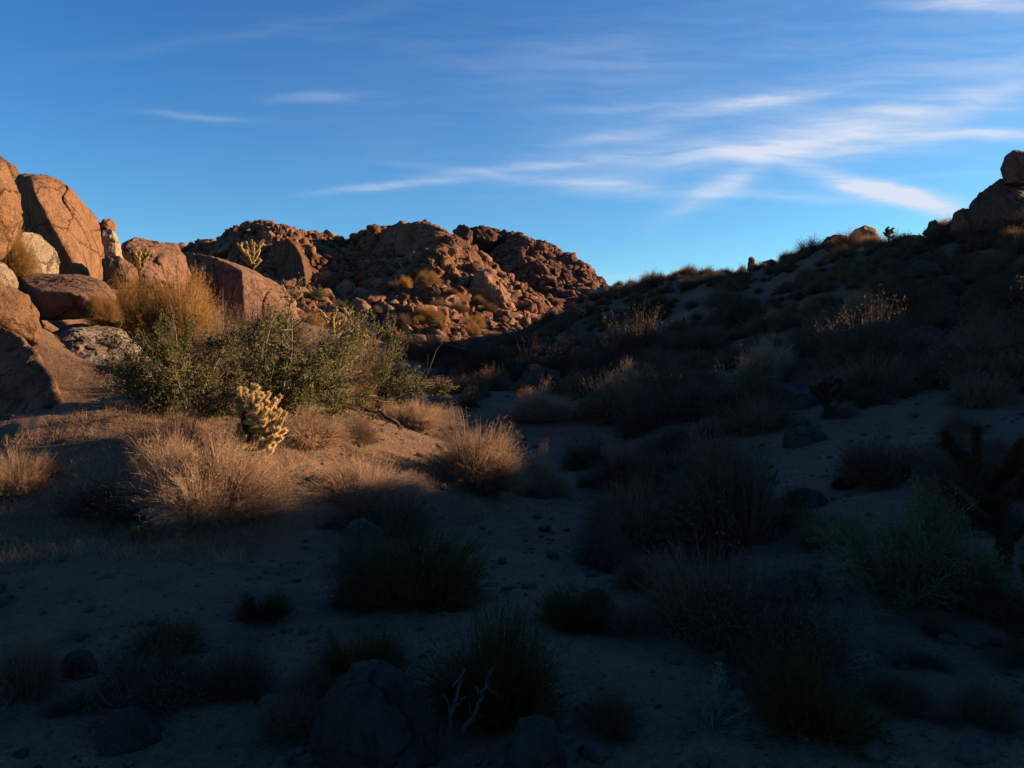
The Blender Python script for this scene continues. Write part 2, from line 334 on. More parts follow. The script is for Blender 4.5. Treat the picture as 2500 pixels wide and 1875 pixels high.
def h1(x, y): return float(H([x], [y])[0])
def hit(px, py, y0=2.5, y1=95):
    Y = np.geomspace(y0, y1, 500); X = (px-CX)/FPX*Y; z = EYE+(HZ-py)/FPX*Y; g = H(X, Y)
    i = np.argmax(z < g)
    if not (z < g).any(): i = len(Y)-1
    return X[i], Y[i], g[i]

def build_ground():
    # polar sheet round the camera, finest in the view
    az = np.concatenate([np.linspace(-180, -40, 70, endpoint=False), np.linspace(-40, 50, 520, endpoint=False), np.linspace(50, 180, 80, endpoint=False)])
    az = np.radians(az); rr = np.concatenate([[.3, .8, 1.4], np.geomspace(2, 110, 420), np.geomspace(116, 3000, 40)])
    A, Rr = np.meshgrid(az, rr); X = (np.sin(A)*Rr).ravel(); Y = (np.cos(A)*Rr).ravel(); Z = H(X, Y)
    r = Rr.ravel(); far = np.clip((r-250)/250, 0, 1); Z = Z*(1-far)+(-6)*far
    V = np.stack([X, Y, Z], 1); na, nr = len(az), len(rr)
    i = np.arange(nr-1)[:, None]*na; j = np.arange(na)[None]; j2 = (j+1) % na
    F = np.stack([i+j, i+j2, i+na+j2, i+na+j], -1).reshape(-1, 4)[:, ::-1]
    V = np.vstack([V, [[0, 0, h1(0, 0)]]]); jj = np.arange(na); T = np.stack([jj, (jj+1) % na, np.full(na, len(V)-1)], 1)[:, ::-1]
    o = link('ground', mk_mesh('ground', V, [F, T], M['ground'])); o['kind'] = 'structure'
build_ground()

# ------------------------------------------------------------------ mountains
def mountain(name, sky, base, Yb, Ys, mat, seed, amp):
    sx, sy = np.array(sky).T; bx, by = np.array(base).T
    x0, x1 = sx[0], sx[-1]
    def f(px, t):     # t 0 base, 1 crest, up to 2 back foot
        ys = np.interp(px, sx, sy); yb = np.interp(px, bx, by); ybd = np.interp(px, *np.array(Yb).T); ysd = np.interp(px, *np.array(Ys).T)
        Yd = ybd+(ysd-ybd)*t; zc = EYE+(HZ-ys)/FPX*ysd; zb = EYE+(HZ-yb)/FPX*ybd-1.5
        tt = np.clip(t, 0, 1); up = zb+(zc-zb)*(.75*tt+.25*tt**1.8)
        back = zc-(zc-zb+4)*np.clip(t-1, 0, 1)**1.1
        z = np.where(t <= 1, up, back); X = (px-CX)/FPX*Yd
        p = np.stack([X, Yd, z], 1)
        rg = 1-np.abs(fbm(p*np.array([1, 1, .6])/6.5, 4, seed+8)*1.6); rg = np.clip(rg, -.2, 1)
        dn = amp*(.38*rg*np.clip(t*3, 0, 1)+fbm(p/14, 5, seed, .55)*np.sin(np.clip(t, 0, 1)*math.pi)**.5*1.0 + .28*fbm(p/4, 3, seed+3))
        return np.stack([X, Yd-dn*.8, z+dn*.7], 1)
    nx, nt = 560, 230
    px, t = np.meshgrid(np.linspace(x0, x1, nx), np.linspace(-.02, 1.9, nt)); V = f(px.ravel(), t.ravel())
    i = np.arange(nt-1)[:, None]*nx; j = np.arange(nx-1)[None]
    F = np.stack([i+j, i+j+1, i+nx+j+1, i+nx+j], -1).reshape(-1, 4)
    o = link(name, mk_mesh(name, V, F, mat)); o['kind'] = 'structure'
    return f, x0, x1
skyA = [(150, 560), (270, 548), (400, 546), (430, 532), (470, 528), (505, 500), (560, 483), (610, 490), (660, 506), (720, 520), (770, 524), (810, 502), (850, 495), (930, 492), (980, 506), (1010, 526), (1040, 556), (1080, 594), (1130, 636), (1165, 660), (1200, 690), (1230, 705)]
fA, a0, a1 = mountain('rocky_mountain', skyA, [(150, 640), (400, 660), (600, 690), (800, 745), (950, 762), (1050, 752), (1100, 722), (1230, 715)],
                      [(150, 104), (400, 100), (600, 78), (700, 80), (950, 78), (1100, 92), (1230, 112)], [(150, 190), (400, 205), (560, 158), (620, 148), (740, 170), (900, 156), (960, 148), (1080, 142), (1230, 128)], M['farcliff'], 2, 3.2)
skyB = [(860, 560), (975, 525), (992, 495), (1040, 494), (1080, 505), (1130, 512), (1170, 530), (1230, 556), (1270, 576), (1290, 606), (1310, 624), (1345, 650), (1400, 680)]
fB, b0, b1 = mountain('far_mountain', skyB, [(860, 690), (1400, 690)], [(860, 175), (1100, 160), (1400, 150)], [(860, 275), (980, 280), (1130, 225), (1400, 200)], M['farcliff'], 12, 3.0)

# ------------------------------------------------------------------ boulders
def rock_shape(sub, seed, cuts=9, elong=(1, .85, .75), amp=.12):
    V, F = ico(sub); V = V.copy(); rs = np.random.default_rng(seed)
    N_ = rs.normal(size=(cuts+6, 3)); N_ /= np.linalg.norm(N_, axis=1)[:, None]; d = rs.uniform(.45, 1.0, cuts+6)
    acc = (np.maximum(V@N_.T/d, 0)**22).sum(1)+np.maximum(1e-9, (1/1.15)**22); V = V*(acc**(-1/22))[:, None]
    V = V*(1+amp*.7*fbm(V*1.4, 3, seed)[:, None])
    V += V*(amp*.25*fbm(V*4, 3, seed+5))[:, None]
    return V*np.array(elong), F
import bmesh

def flakes(q, seed):
    f = fbm(q*1.1+5, 3, seed+31)*3.2; i = np.floor(f); t = np.clip((f-i)/.16, 0, 1); return (i+t*t*(3-2*t))*.5
ROCKN = [0]
def hull_radius(pts, D, sharp=16):
    bm = bmesh.new()
    for p_ in pts: bm.verts.new(p_)
    r = bmesh.ops.convex_hull(bm, input=bm.verts); out = []
    for f in bm.faces:
        n = np.array(f.normal); d = float(n@np.array(f.verts[0].co))
        if d < 0: n, d = -n, -d
        if f.calc_area() < 1e-6: continue
        if not any(np.allclose(n, m, atol=.02) and abs(d-e) < 1e-3 for m, e in out): out.append((n, d))
    bm.free(); acc = 0
    for n, d in out: acc = acc+np.maximum(D@n/max(d, 1e-4), 0)**sharp
    return acc**(-1/sharp)
def hull_rock(label, pts, mat, sharp=18, amp=.03, group=None, sub=5, name='boulder', cat='boulder', groove=.04):
    """angular block: convex body through (photo x, photo y, distance) corners, worn edges, weathered faces"""
    ROCKN[0] += 1; seed = ROCKN[0]*7
    Pt = np.array([P(*p_) for p_ in pts]); c = Pt.mean(0); Pt = Pt-c; size = np.linalg.norm(Pt, axis=1).mean()
    D, F = ico(sub); V = D*hull_radius(Pt, D, sharp)[:, None]; q = V/size
    V = V+D*(size*amp*(fbm(q*1.7, 3, seed)+.55*fbm(q*6, 4, seed+9)+.25*fbm(q*20, 3, seed+3)))[:, None]
    V = V+D*(size*amp*.7*flakes(q, seed))[:, None]
    g = np.abs(fbm(q*1.3+3, 2, seed+20)); V -= D*(size*groove*np.exp(-(g/.03)**2))[:, None]
    zb = V[:, 2].min(); V[:, 2] -= zb
    o = link(name, mk_mesh(name, V, F, mat), None, (c[0], c[1], c[2]+zb)); return tag(o, label, cat, group)
def px_rock(label, pts, Y, thick, mat, p=2.6, kx=0, kz=0, amp=.05, group=None, sub=5, cuts=None, name='boulder', cat='boulder', seed=None):
    """boulder whose silhouette follows pts (photo pixels) at distance Y, thick metres deep"""
    ROCKN[0] += 1; seed = seed or ROCKN[0]*7
    pts = np.array(pts, float); um = (pts[:, 0].min()+pts[:, 0].max())/2; um = (um-CX)/FPX; az = math.atan(um)
    dv = np.array([math.sin(az), math.cos(az)]); ev = np.array([dv[1], -dv[0]]); dist = Y/dv[1]
    uu = (pts[:, 0]-CX)/FPX; tt = dist/(uu*dv[0]+dv[1]); X = tt*(uu*ev[0]+ev[1]); Z = EYE+(HZ-pts[:, 1])/FPX*tt
    a = X*np.roll(Z, -1)-np.roll(X, -1)*Z; A = a.sum()/2
    cx = ((X+np.roll(X, -1))*a).sum()/6/A; cz = ((Z+np.roll(Z, -1))*a).sum()/6/A
    x, z = X-cx, Z-cz
    th = np.linspace(-math.pi, math.pi, 361); Rr = np.zeros(361)
    for k, t in enumerate(th):
        c, s = math.cos(t), math.sin(t); best = 0
        for i in range(len(x)):
            j = (i+1) % len(x); ex, ez = x[j]-x[i], z[j]-z[i]; den = c*ez-s*ex
            if abs(den) < 1e-9: continue
            r = (x[i]*ez-z[i]*ex)/den; q = (x[i]*s-z[i]*c)/den
            if r > 0 and -1e-6 <= q <= 1+1e-6: best = max(best, r)
        Rr[k] = best
    ker = np.hanning(9); ker /= ker.sum(); Rr = np.convolve(np.concatenate([Rr[-10:-1], Rr, Rr[1:10]]), ker, 'same')[9:-9]
    D, F = ico(sub); rho = np.hypot(D[:, 0], D[:, 2]); b = D[:, 1]
    s = (rho**p+np.abs(b)**p)**(-1/p); t = np.arctan2(D[:, 2], D[:, 0]); rr = np.interp(t, th, Rr)
    size = Rr.mean()
    V = np.stack([np.cos(t)*rr*rho*s, thick/2*b*s, np.sin(t)*rr*rho*s], 1)
    for (n, d) in (cuts or []):
        n = np.array(n, float); n /= np.linalg.norm(n); q = V@n; d = d*q.max(); V -= np.maximum(q-d, 0)[:, None]*n*.95
    rs = np.random.default_rng(seed)
    for k in range(5):   # frost-broken facets on the sides that face the viewer
        n = np.array([rs.normal()*.8, -1, rs.normal()*.8]); n /= np.linalg.norm(n); q = V@n; d = q.max()*rs.uniform(.72, .9); V -= np.maximum(q-d, 0)[:, None]*n*.9
    V[:, 1] += kx*V[:, 0]+kz*V[:, 2]
    nrm = D/np.array([size, thick/2, size]); nrm /= np.linalg.norm(nrm, axis=1)[:, None]
    q = V/size
    V += nrm*(size*amp*(fbm(q*1.6, 3, seed)+.5*fbm(q*6, 4, seed+9)))[:, None]
    V += nrm*(size*amp*.6*flakes(q, seed))[:, None]
    # weathering joints: shallow grooves
    g = np.abs(fbm(q*1.2+3, 2, seed+20)); V -= nrm*(size*.05*np.exp(-(g/.035)**2))[:, None]
    zb = V[:, 2].min(); V[:, 2] -= zb
    me = mk_mesh(name, V, F, mat); o = link(name, me, None, (dv[0]*dist+ev[0]*cx, dv[1]*dist+ev[1]*cx, cz+zb)); o.rotation_euler = (0, 0, -az)
    return tag(o, label, cat, group)

O, PL, BR, GY = M['orange'], M['pale'], M['brown'], M['grey']
G_L = 'boulders of the sunlit outcrop at the left edge'
px_rock('rounded orange boulder with hollows, cut by the left picture edge below the skyline', [(-110, 330), (-30, 345), (0, 350), (28, 382), (42, 425), (44, 470), (35, 520), (10, 560), (-60, 590), (-130, 500)], 20, 3, O, 2.4, .3, 0, .06, G_L)
px_rock('small tip of orange rock behind the hollowed boulder at the left edge', [(-60, 350), (-20, 322), (5, 338), (35, 362), (45, 400), (0, 420), (-60, 420)], 28, 2, O, 2.5, .3, 0, .05, G_L)
px_rock('small round red ball of rock balanced beside the huge slab', [(214, 484), (222, 474), (238, 472), (248, 480), (251, 496), (245, 506), (225, 506), (214, 496)], 26.6, .55, O, 2.2, 0, 0, .05, G_L, sub=4)
px_rock('narrow pale upright rock under the red ball, right of the huge slab', [(222, 497), (240, 495), (252, 510), (262, 540), (268, 566), (262, 590), (225, 600), (212, 560)], 26.5, 1.2, PL, 2.4, .1, 0, .05, G_L)
px_rock('pale round boulder half hidden by dry grass under the huge slab', [(20, 520), (55, 503), (90, 508), (118, 535), (130, 565), (125, 600), (60, 610), (0, 600)], 21.5, 1.6, PL, 2.2, .25, 0, .04, G_L)
px_rock('pale yellow rounded boulder at the left edge above the orange one', [(-90, 560), (-20, 560), (10, 570), (32, 590), (42, 612), (30, 650), (-80, 660)], 17, 1.6, PL, 2.2, .3, 0, .04, G_L)
px_rock('orange rounded boulder below the pale yellow one at the left edge', [(-120, 600), (-20, 600), (30, 618), (65, 640), (88, 675), (92, 715), (85, 745), (20, 735), (-60, 760), (-130, 700)], 15.5, 1.8, O, 2.4, .3, 0, .06, G_L)
px_rock('long low pinkish rock ridge right of the narrow pale rock', [(262, 530), (290, 513), (330, 520), (375, 535), (400, 555), (405, 600), (380, 660), (300, 660), (262, 600)], 33, 3.4, BR, 2.6, .15, .1, .05, G_L)
px_rock('small brown rock peeking up behind the pinkish ridge', [(340, 535), (360, 524), (385, 530), (395, 560), (350, 565)], 45, 2.2, M['far'], 2.4, 0, 0, .06, G_L, sub=4)
px_rock('broken rock at the foot of the huge slab beside grass', [(222, 560), (250, 556), (285, 572), (300, 600), (270, 625), (225, 620)], 24, 1.2, BR, 2.6, .1, 0, .08, G_L, sub=4)
FM = M['far']
hull_rock('huge orange granite slab leaning left against the sky, tallest of the left outcrop', [(62, 394, 23.8), (68, 372, 25), (112, 374, 25), (150, 398, 25.4), (186, 440, 26), (216, 484, 26.4), (229, 530, 26.3), (228, 592, 26), (210, 640, 25.6), (178, 600, 23.4), (172, 650, 23.5), (30, 374, 26.5), (36, 450, 27), (58, 570, 27), (90, 640, 26), (80, 385, 29.5), (200, 510, 29.5), (90, 620, 29)], O, 26, .022, G_L, 6)
hull_rock('flat overhanging slab with one lit orange end below the pale boulder', [(42, 602, 20.2), (90, 592, 21), (170, 594, 21), (216, 607, 20.6), (248, 640, 20.2), (236, 672, 20), (198, 660, 18.6), (190, 640, 18.5), (150, 632, 18.3), (80, 628, 18.6), (90, 692, 18.8), (195, 688, 18.9), (60, 680, 21), (230, 640, 22.5), (70, 610, 22.5)], BR, 34, .03, G_L, 6)
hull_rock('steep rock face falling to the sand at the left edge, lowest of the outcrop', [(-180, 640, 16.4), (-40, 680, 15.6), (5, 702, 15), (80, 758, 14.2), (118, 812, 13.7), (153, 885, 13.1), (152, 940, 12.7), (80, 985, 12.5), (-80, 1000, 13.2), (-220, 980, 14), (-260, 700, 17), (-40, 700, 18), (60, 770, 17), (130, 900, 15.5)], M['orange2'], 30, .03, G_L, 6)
hull_rock('low pale rock with white patches under the overhanging slab', [(95, 712, 19.0), (150, 694, 19.1), (245, 704, 19.1), (305, 742, 18.7), (338, 785, 18.1), (345, 850, 17.1), (240, 850, 15.9), (120, 840, 15.9), (105, 770, 16.5), (150, 738, 17.1), (290, 778, 17.1), (300, 800, 20.5), (100, 790, 20.5)], M['pale2'], 18, .05, G_L, 6, groove=.07)
hull_rock('large reddish slab with a vertical crack and shaded left face', [(388, 560, 38.4), (400, 543, 38.4), (442, 547, 36.6), (500, 572, 35.6), (522, 582, 34.6), (528, 690, 34), (440, 690, 35.4), (392, 655, 37.4), (560, 588, 37.2), (602, 612, 37.4), (640, 655, 37.2), (655, 720, 36.6), (600, 640, 35.6), (590, 720, 34.8), (440, 565, 41), (600, 630, 41)], M['brown'], 24, .03, None, 6, groove=.06)
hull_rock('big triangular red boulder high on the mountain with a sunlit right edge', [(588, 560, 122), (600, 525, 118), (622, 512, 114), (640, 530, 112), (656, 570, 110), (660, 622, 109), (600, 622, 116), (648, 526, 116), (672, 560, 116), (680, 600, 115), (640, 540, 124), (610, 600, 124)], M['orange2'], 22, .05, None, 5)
hull_rock('broad domed cliff rock on the middle summit of the mountain', [(808, 508, 150), (845, 488, 146), (900, 488, 142), (935, 484, 138), (968, 500, 136), (990, 520, 138), (940, 550, 128), (850, 560, 138), (960, 555, 130), (1000, 560, 136), (820, 550, 156), (960, 510, 156)], FM, 16, .07, G_C if 'G_C' in globals() else None, 5)
hull_rock('lit sloping cliff rock falling right from the middle summit', [(958, 502, 134), (990, 505, 134), (1015, 522, 134), (1036, 548, 134), (1048, 580, 133), (1030, 605, 130), (1000, 590, 126), (975, 545, 127), (950, 540, 132), (1010, 540, 146), (960, 580, 140)], FM, 16, .07, None, 5)
hull_rock('steep dark rock wall of the right edge outcrop under the round boulder', [(2078, 472, 43), (2105, 432, 43), (2140, 396, 42.5), (2160, 382, 42), (2232, 385, 41.5), (2300, 430, 41), (2330, 540, 41), (2200, 570, 40), (2085, 545, 41.5), (2120, 470, 40.8), (2180, 420, 40.5), (2120, 450, 47), (2280, 450, 47)], BR, 16, .05, 'rocks on the right ridge against the sky', 5)
G_C = 'cliff rocks on the crest and spur of the rocky mountain'
px_rock('ribbed rock spur lower right of the summit cliff', [(1010, 595), (1050, 590), (1085, 620), (1110, 665), (1120, 705), (1085, 720), (1050, 690), (1015, 640)], 118, 8, FM, 2.8, .25, .1, .12, G_C)
px_rock('rounded crest boulder on the left summit of the mountain', [(545, 490), (560, 477), (590, 479), (602, 492), (590, 510), (550, 510)], 158, 6, FM, 2.6, .1, .1, .08, G_C, sub=4)
px_rock('blocky tower rock at the left end of the far peak', [(990, 500), (996, 488), (1010, 490), (1022, 505), (1020, 560), (990, 560)], 226, 10, M['farb'], 3, 0, 0, .1, None, sub=4)
px_rock('second toothed crag on top of the far peak', [(1022, 500), (1040, 487), (1062, 496), (1080, 512), (1060, 540), (1022, 540)], 228, 10, M['farb'], 3, 0, 0, .1, None, sub=4)
for k, (x0, y0, w, h) in enumerate([(915, 672, 8, 14), (928, 666, 9, 16), (942, 664, 9, 42), (960, 700, 9, 22), (866, 694, 7, 16)]):
    px_rock(['short dark red rock post left of the tallest one', 'dark red rock post touching the tallest one', 'tallest dark red upright rock at the mountain foot', 'dark red upright rock low right of the tallest one', 'lone small dark red rock post left of the others'][k],
            [(x0, y0+2), (x0+w*.5, y0), (x0+w, y0+3), (x0+w, y0+h), (x0, y0+h)], 93, 1.2, FM, 3, 0, 0, .05, 'upright red rocks at the mountain foot', sub=3, name='rock_post', cat='rock')
# skyline rocks of the right ridge
G_R = 'rocks on the right ridge against the sky'
px_rock('round dark boulder balanced on the rock outcrop at the right edge', [(2160, 365), (2170, 338), (2190, 326), (2225, 330), (2240, 370), (2220, 400), (2170, 398)], 41, 1.8, BR, 2.2, 0, 0, .03, G_R)
px_rock('small knob of rock at the left foot of the right edge outcrop', [(2052, 490), (2060, 462), (2080, 448), (2105, 455), (2115, 500), (2090, 530), (2050, 520)], 43, 1.6, BR, 2.6, 0, 0, .05, G_R)
px_rock('small pointed rock on the ridge left of the dark outcrop', [(2000, 500), (2008, 478), (2020, 473), (2032, 490), (2045, 510), (2010, 520)], 46, 1.0, BR, 2.6, 0, 0, .06, G_R, sub=4)
px_rock('domed boulder with a pink lit top on the ridge', [(1832, 515), (1845, 498), (1868, 488), (1890, 494), (1902, 520), (1880, 540), (1835, 540)], 54, 1.8, O, 2.4, 0, 0, .04, G_R, sub=4)
px_rock('dark lumpy boulder left of the pink topped dome on the ridge', [(1775, 540), (1785, 512), (1812, 503), (1835, 512), (1845, 540), (1800, 560)], 53, 1.8, BR, 2.4, 0, 0, .07, G_R, sub=4)
px_rock('narrow upright dark rock standing on the ridge', [(1614, 585), (1617, 558), (1624, 554), (1631, 560), (1634, 590)], 62, .6, BR, 2.8, 0, 0, .05, G_R, sub=4)
px_rock('pinkish rounded boulder beside the upright rock on the ridge', [(1640, 580), (1648, 566), (1668, 560), (1685, 568), (1695, 585), (1660, 595)], 61, 1.2, O, 2.4, 0, 0, .04, G_R, sub=4)
px_rock('low flat rock on the ridge between cactus and pointed rock', [(1945, 520), (1960, 508), (1990, 508), (2005, 520), (1980, 530)], 49, 1.2, BR, 2.6, 0, 0, .06, G_R, sub=4)
# shaded foreground stones: label, centre px, base py, width px, height px
for (lab, cxp, byp, w, h, mt) in [
    ('large rounded grey boulder at the bottom of the picture left of centre', 815, 1640, 260, 185, GY),
    ('grey boulder cut by the bottom edge right of the large one', 1150, 1690, 140, 125, GY),
    ('rounded stone standing among green grass stems in the shade', 785, 1225, 100, 98, GY),
    ('round pale stone beside brown bushes right of the wash', 1345, 1045, 74, 48, GY),
    ('small flat stone lying alone on the shaded sand', 1285, 1302, 58, 26, GY),
    ('pale stone behind the dark cactus on the right slope', 1722, 885, 78, 56, GY),
    ('pale stone at lower left near the dark bush', 170, 1462, 80, 55, GY),
    ('low pale rock in the shade between two dark bushes at right', 1745, 1095, 80, 40, GY),
    ('low pale rock above the dark green shrub at right', 1760, 1100, 60, 30, GY),
    ('wide pale outcrop in the sand at right centre', 1740, 960, 90, 40, GY),
    ('pale rock slab in the wash left of a dark bush', 1265, 745, 60, 28, GY),
    ('pale rock low at right centre below the big dark bush', 1700, 1290, 130, 45, GY),
    ('half buried stone at the bottom left corner', 280, 1600, 140, 60, GY)]:
    if 'above the dark green' in lab: continue
    X, Y, z = hit(cxp, byp) if byp < 1655 else (None, None, None)
    if X is None: Y = 3.0 if byp > 1660 else 3.25; X = (cxp-CX)/FPX*Y; z = h1(X, Y)
    x0, x1, yb, yt = cxp-w/2, cxp+w/2, byp+14, byp-h
    px_rock(lab, [(x0, yb-h*.2), (x0+w*.06, yt+h*.35), (x0+w*.28, yt+h*.05), (x0+w*.55, yt), (x0+w*.85, yt+h*.2), (x1, yt+h*.6), (x1, yb), (x0+w*.5, yb+h*.12), (x0+w*.05, yb)], Y, w/FPX*Y*.8, mt, 3.2, .15*(-1)**int(cxp), .2, .09, 'stones in the shaded foreground', sub=4, name='stone', cat='rock')

# boulder fields on the two mountains
far_v = [mk_mesh('boulder', *rock_shape(3, 100+k, 10, (1, .8+.2*rnd.random(), .6+.35*rnd.random()), .16), M['far']) for k in range(9)]
farb_v = [mk_mesh('boulder', *rock_shape(3, 130+k, 10, (1, .8+.2*rnd.random(), .6+.35*rnd.random()), .16), M['farb']) for k in range(6)]
def field(f, x0, x1, n, nsolo, meshes, mat, label, group, smin, smax, seed, tmax=1.04, noun='loose_boulders'):
    rs = np.random.default_rng(seed)
    px = rs.uniform(x0, x1, n); t = rs.uniform(0.0, tmax, n)**.85
    if seed == 5:
        keep = ~(((px > 815) & (px < 1010) & (t > .74) & (t < 1.0)) | ((px > 1005) & (px < 1105) & (t > .3) & (t < .62) & (rs.random(n) < .75))); px, t = px[keep], t[keep]; n = len(px)
    C = f(px, t)
    s = smin*(1-rs.random(n)*(1-(smin/smax)**1.5))**(-1/1.5)
    order = np.argsort(-s/C[:, 1]); base_shapes = [rock_shape(2, 300+seed+k, 8, (1, .85, .7), .18) for k in range(10)]
    Vs, Fs, off = [], [], 0
    for r_, i in enumerate(order):
        if r_ < nsolo//9:
            s[i] *= 1.9; C[i] = C[i]+np.array([0, .35*s[i], -.35*s[i]])
        C[i] = C[i]+np.array([0, .22*s[i], -.12*s[i]])
        rot = Euler((rs.uniform(-.6, .6), rs.uniform(-.6, .6), rs.uniform(0, 6.28)))
        if r_ < nsolo:
            o = link('boulder', meshes[rs.integers(len(meshes))], None, tuple(C[i])); o.rotation_euler = rot; o.scale = (s[i],)*3
            tag(o, label, 'boulder', group)
        else:
            V, F = base_shapes[rs.integers(10)]; Mx = np.array(rot.to_matrix())
            Vs.append((V*s[i])@Mx.T+C[i]); Fs.append(F+off); off += len(V)
    o = link(noun, mk_mesh(noun, np.vstack(Vs), np.vstack(Fs), mat)); o['kind'] = 'stuff'; o['label'] = 'smaller '+label.split(' ', 1)[1].replace('boulder', 'boulders')
field(fA, 380, 1215, 14000, 190, far_v, M['far'], 'reddish granite boulder jumbled on the sunlit face of the near mountain', 'boulders on the near mountain', .27, 2.0, 5)
field(fB, 960, 1390, 6500, 90, farb_v, M['farb'], 'dusky granite boulder stacked on the darker far peak', 'boulders on the far peak', .55, 2.6, 6, noun='loose_rocks')

# ------------------------------------------------------------------ plants
def blades(root, tip, width, droop, seg=3, seed=0):
    """thin tapering strips from root to tip (n,3), sagging by droop"""
    n = len(root); d = tip-root; L = np.linalg.norm(d, axis=1)
    rs = np.random.default_rng(seed); side = np.cross(d, rs.normal(size=(n, 3))); side /= np.linalg.norm(side, axis=1)[:, None]+1e-9
    V = np.empty((n, 2*seg+1, 3))
    for k in range(seg):
        t = k/seg; c = root+d*t; c = c.copy(); c[:, 2] += droop*L*(t*(1-t))*2
        w = (width*(1-t*.75))[:, None]*.5
        V[:, 2*k] = c-side*w; V[:, 2*k+1] = c+side*w
    V[:, 2*seg] = tip
    b = (np.arange(n)*(2*seg+1))[:, None]
    Q = np.concatenate([b+np.array([[2*k, 2*k+1, 2*k+3, 2*k+2]]) for k in range(seg-1)]) if seg > 1 else np.zeros((0, 4), int)
    T = b+np.array([[2*seg-2, 2*seg-1, 2*seg]])
    return V.reshape(-1, 3), [Q.astype(np.int32), T.astype(np.int32)]
def merge(parts):
    Vs, Q, T, off = [], [], [], 0
    for V, Fl in parts:
        for f in (Fl if isinstance(Fl, list) else [Fl]):
            if len(f): (Q if f.shape[1] == 4 else T).append(f+off)
        Vs.append(V); off += len(V)
    out = []
    if Q: out.append(np.vstack(Q))
    if T: out.append(np.vstack(T))
    return np.vstack(Vs), out
def tube(path, rad, ns=6):
    path = np.asarray(path, float); n = len(path); rad = np.broadcast_to(rad, n)
    tg = np.gradient(path, axis=0); tg /= np.linalg.norm(tg, axis=1)[:, None]+1e-9
    ref = np.array([.3, .9, .2]); a = np.cross(tg, ref); a /= np.linalg.norm(a, axis=1)[:, None]; b = np.cross(tg, a)
    th = np.arange(ns)/ns*2*math.pi
    V = path[:, None]+rad[:, None, None]*(a[:, None]*np.cos(th)[None, :, None]+b[:, None]*np.sin(th)[None, :, None]); V = V.reshape(-1, 3)
    i = (np.arange(n-1)*ns)[:, None]; j = np.arange(ns)[None]; j2 = (j+1) % ns
    F = np.stack([i+j, i+j2, i+ns+j2, i+ns+j], -1).reshape(-1, 4)
    c = len(V); V = np.vstack([V, path[0], path[-1]]); jj = np.arange(ns)
    T = np.vstack([np.stack([(jj+1) % ns, jj, np.full(ns, c)], 1), np.stack([jj+(n-1)*ns, (jj+1) % ns+(n-1)*ns, np.full(ns, c+1)], 1)])
    return V, [F.astype(np.int32), T.astype(np.int32)]
def cards(c, size, seed):
    n = len(c); rs = np.random.default_rng(seed); a = rs.normal(size=(n, 3)); a /= np.linalg.norm(a, axis=1)[:, None]
    b = np.cross(a, rs.normal(size=(n, 3))); b /= np.linalg.norm(b, axis=1)[:, None]; s = np.asarray(size)[:, None]
    V = np.stack([c-a*s, c-b*s*.45, c+a*s, c+b*s*.45], 1).reshape(-1, 3)
    return V, [(np.arange(n)[:, None]*4+np.arange(4)[None]).astype(np.int32)]
def hemi(n, rs, low=.05):
    ph = rs.uniform(0, 2*math.pi, n); cz = rs.uniform(low, 1, n); s = np.sqrt(1-cz**2)
    return np.stack([s*np.cos(ph), s*np.sin(ph), cz], 1)
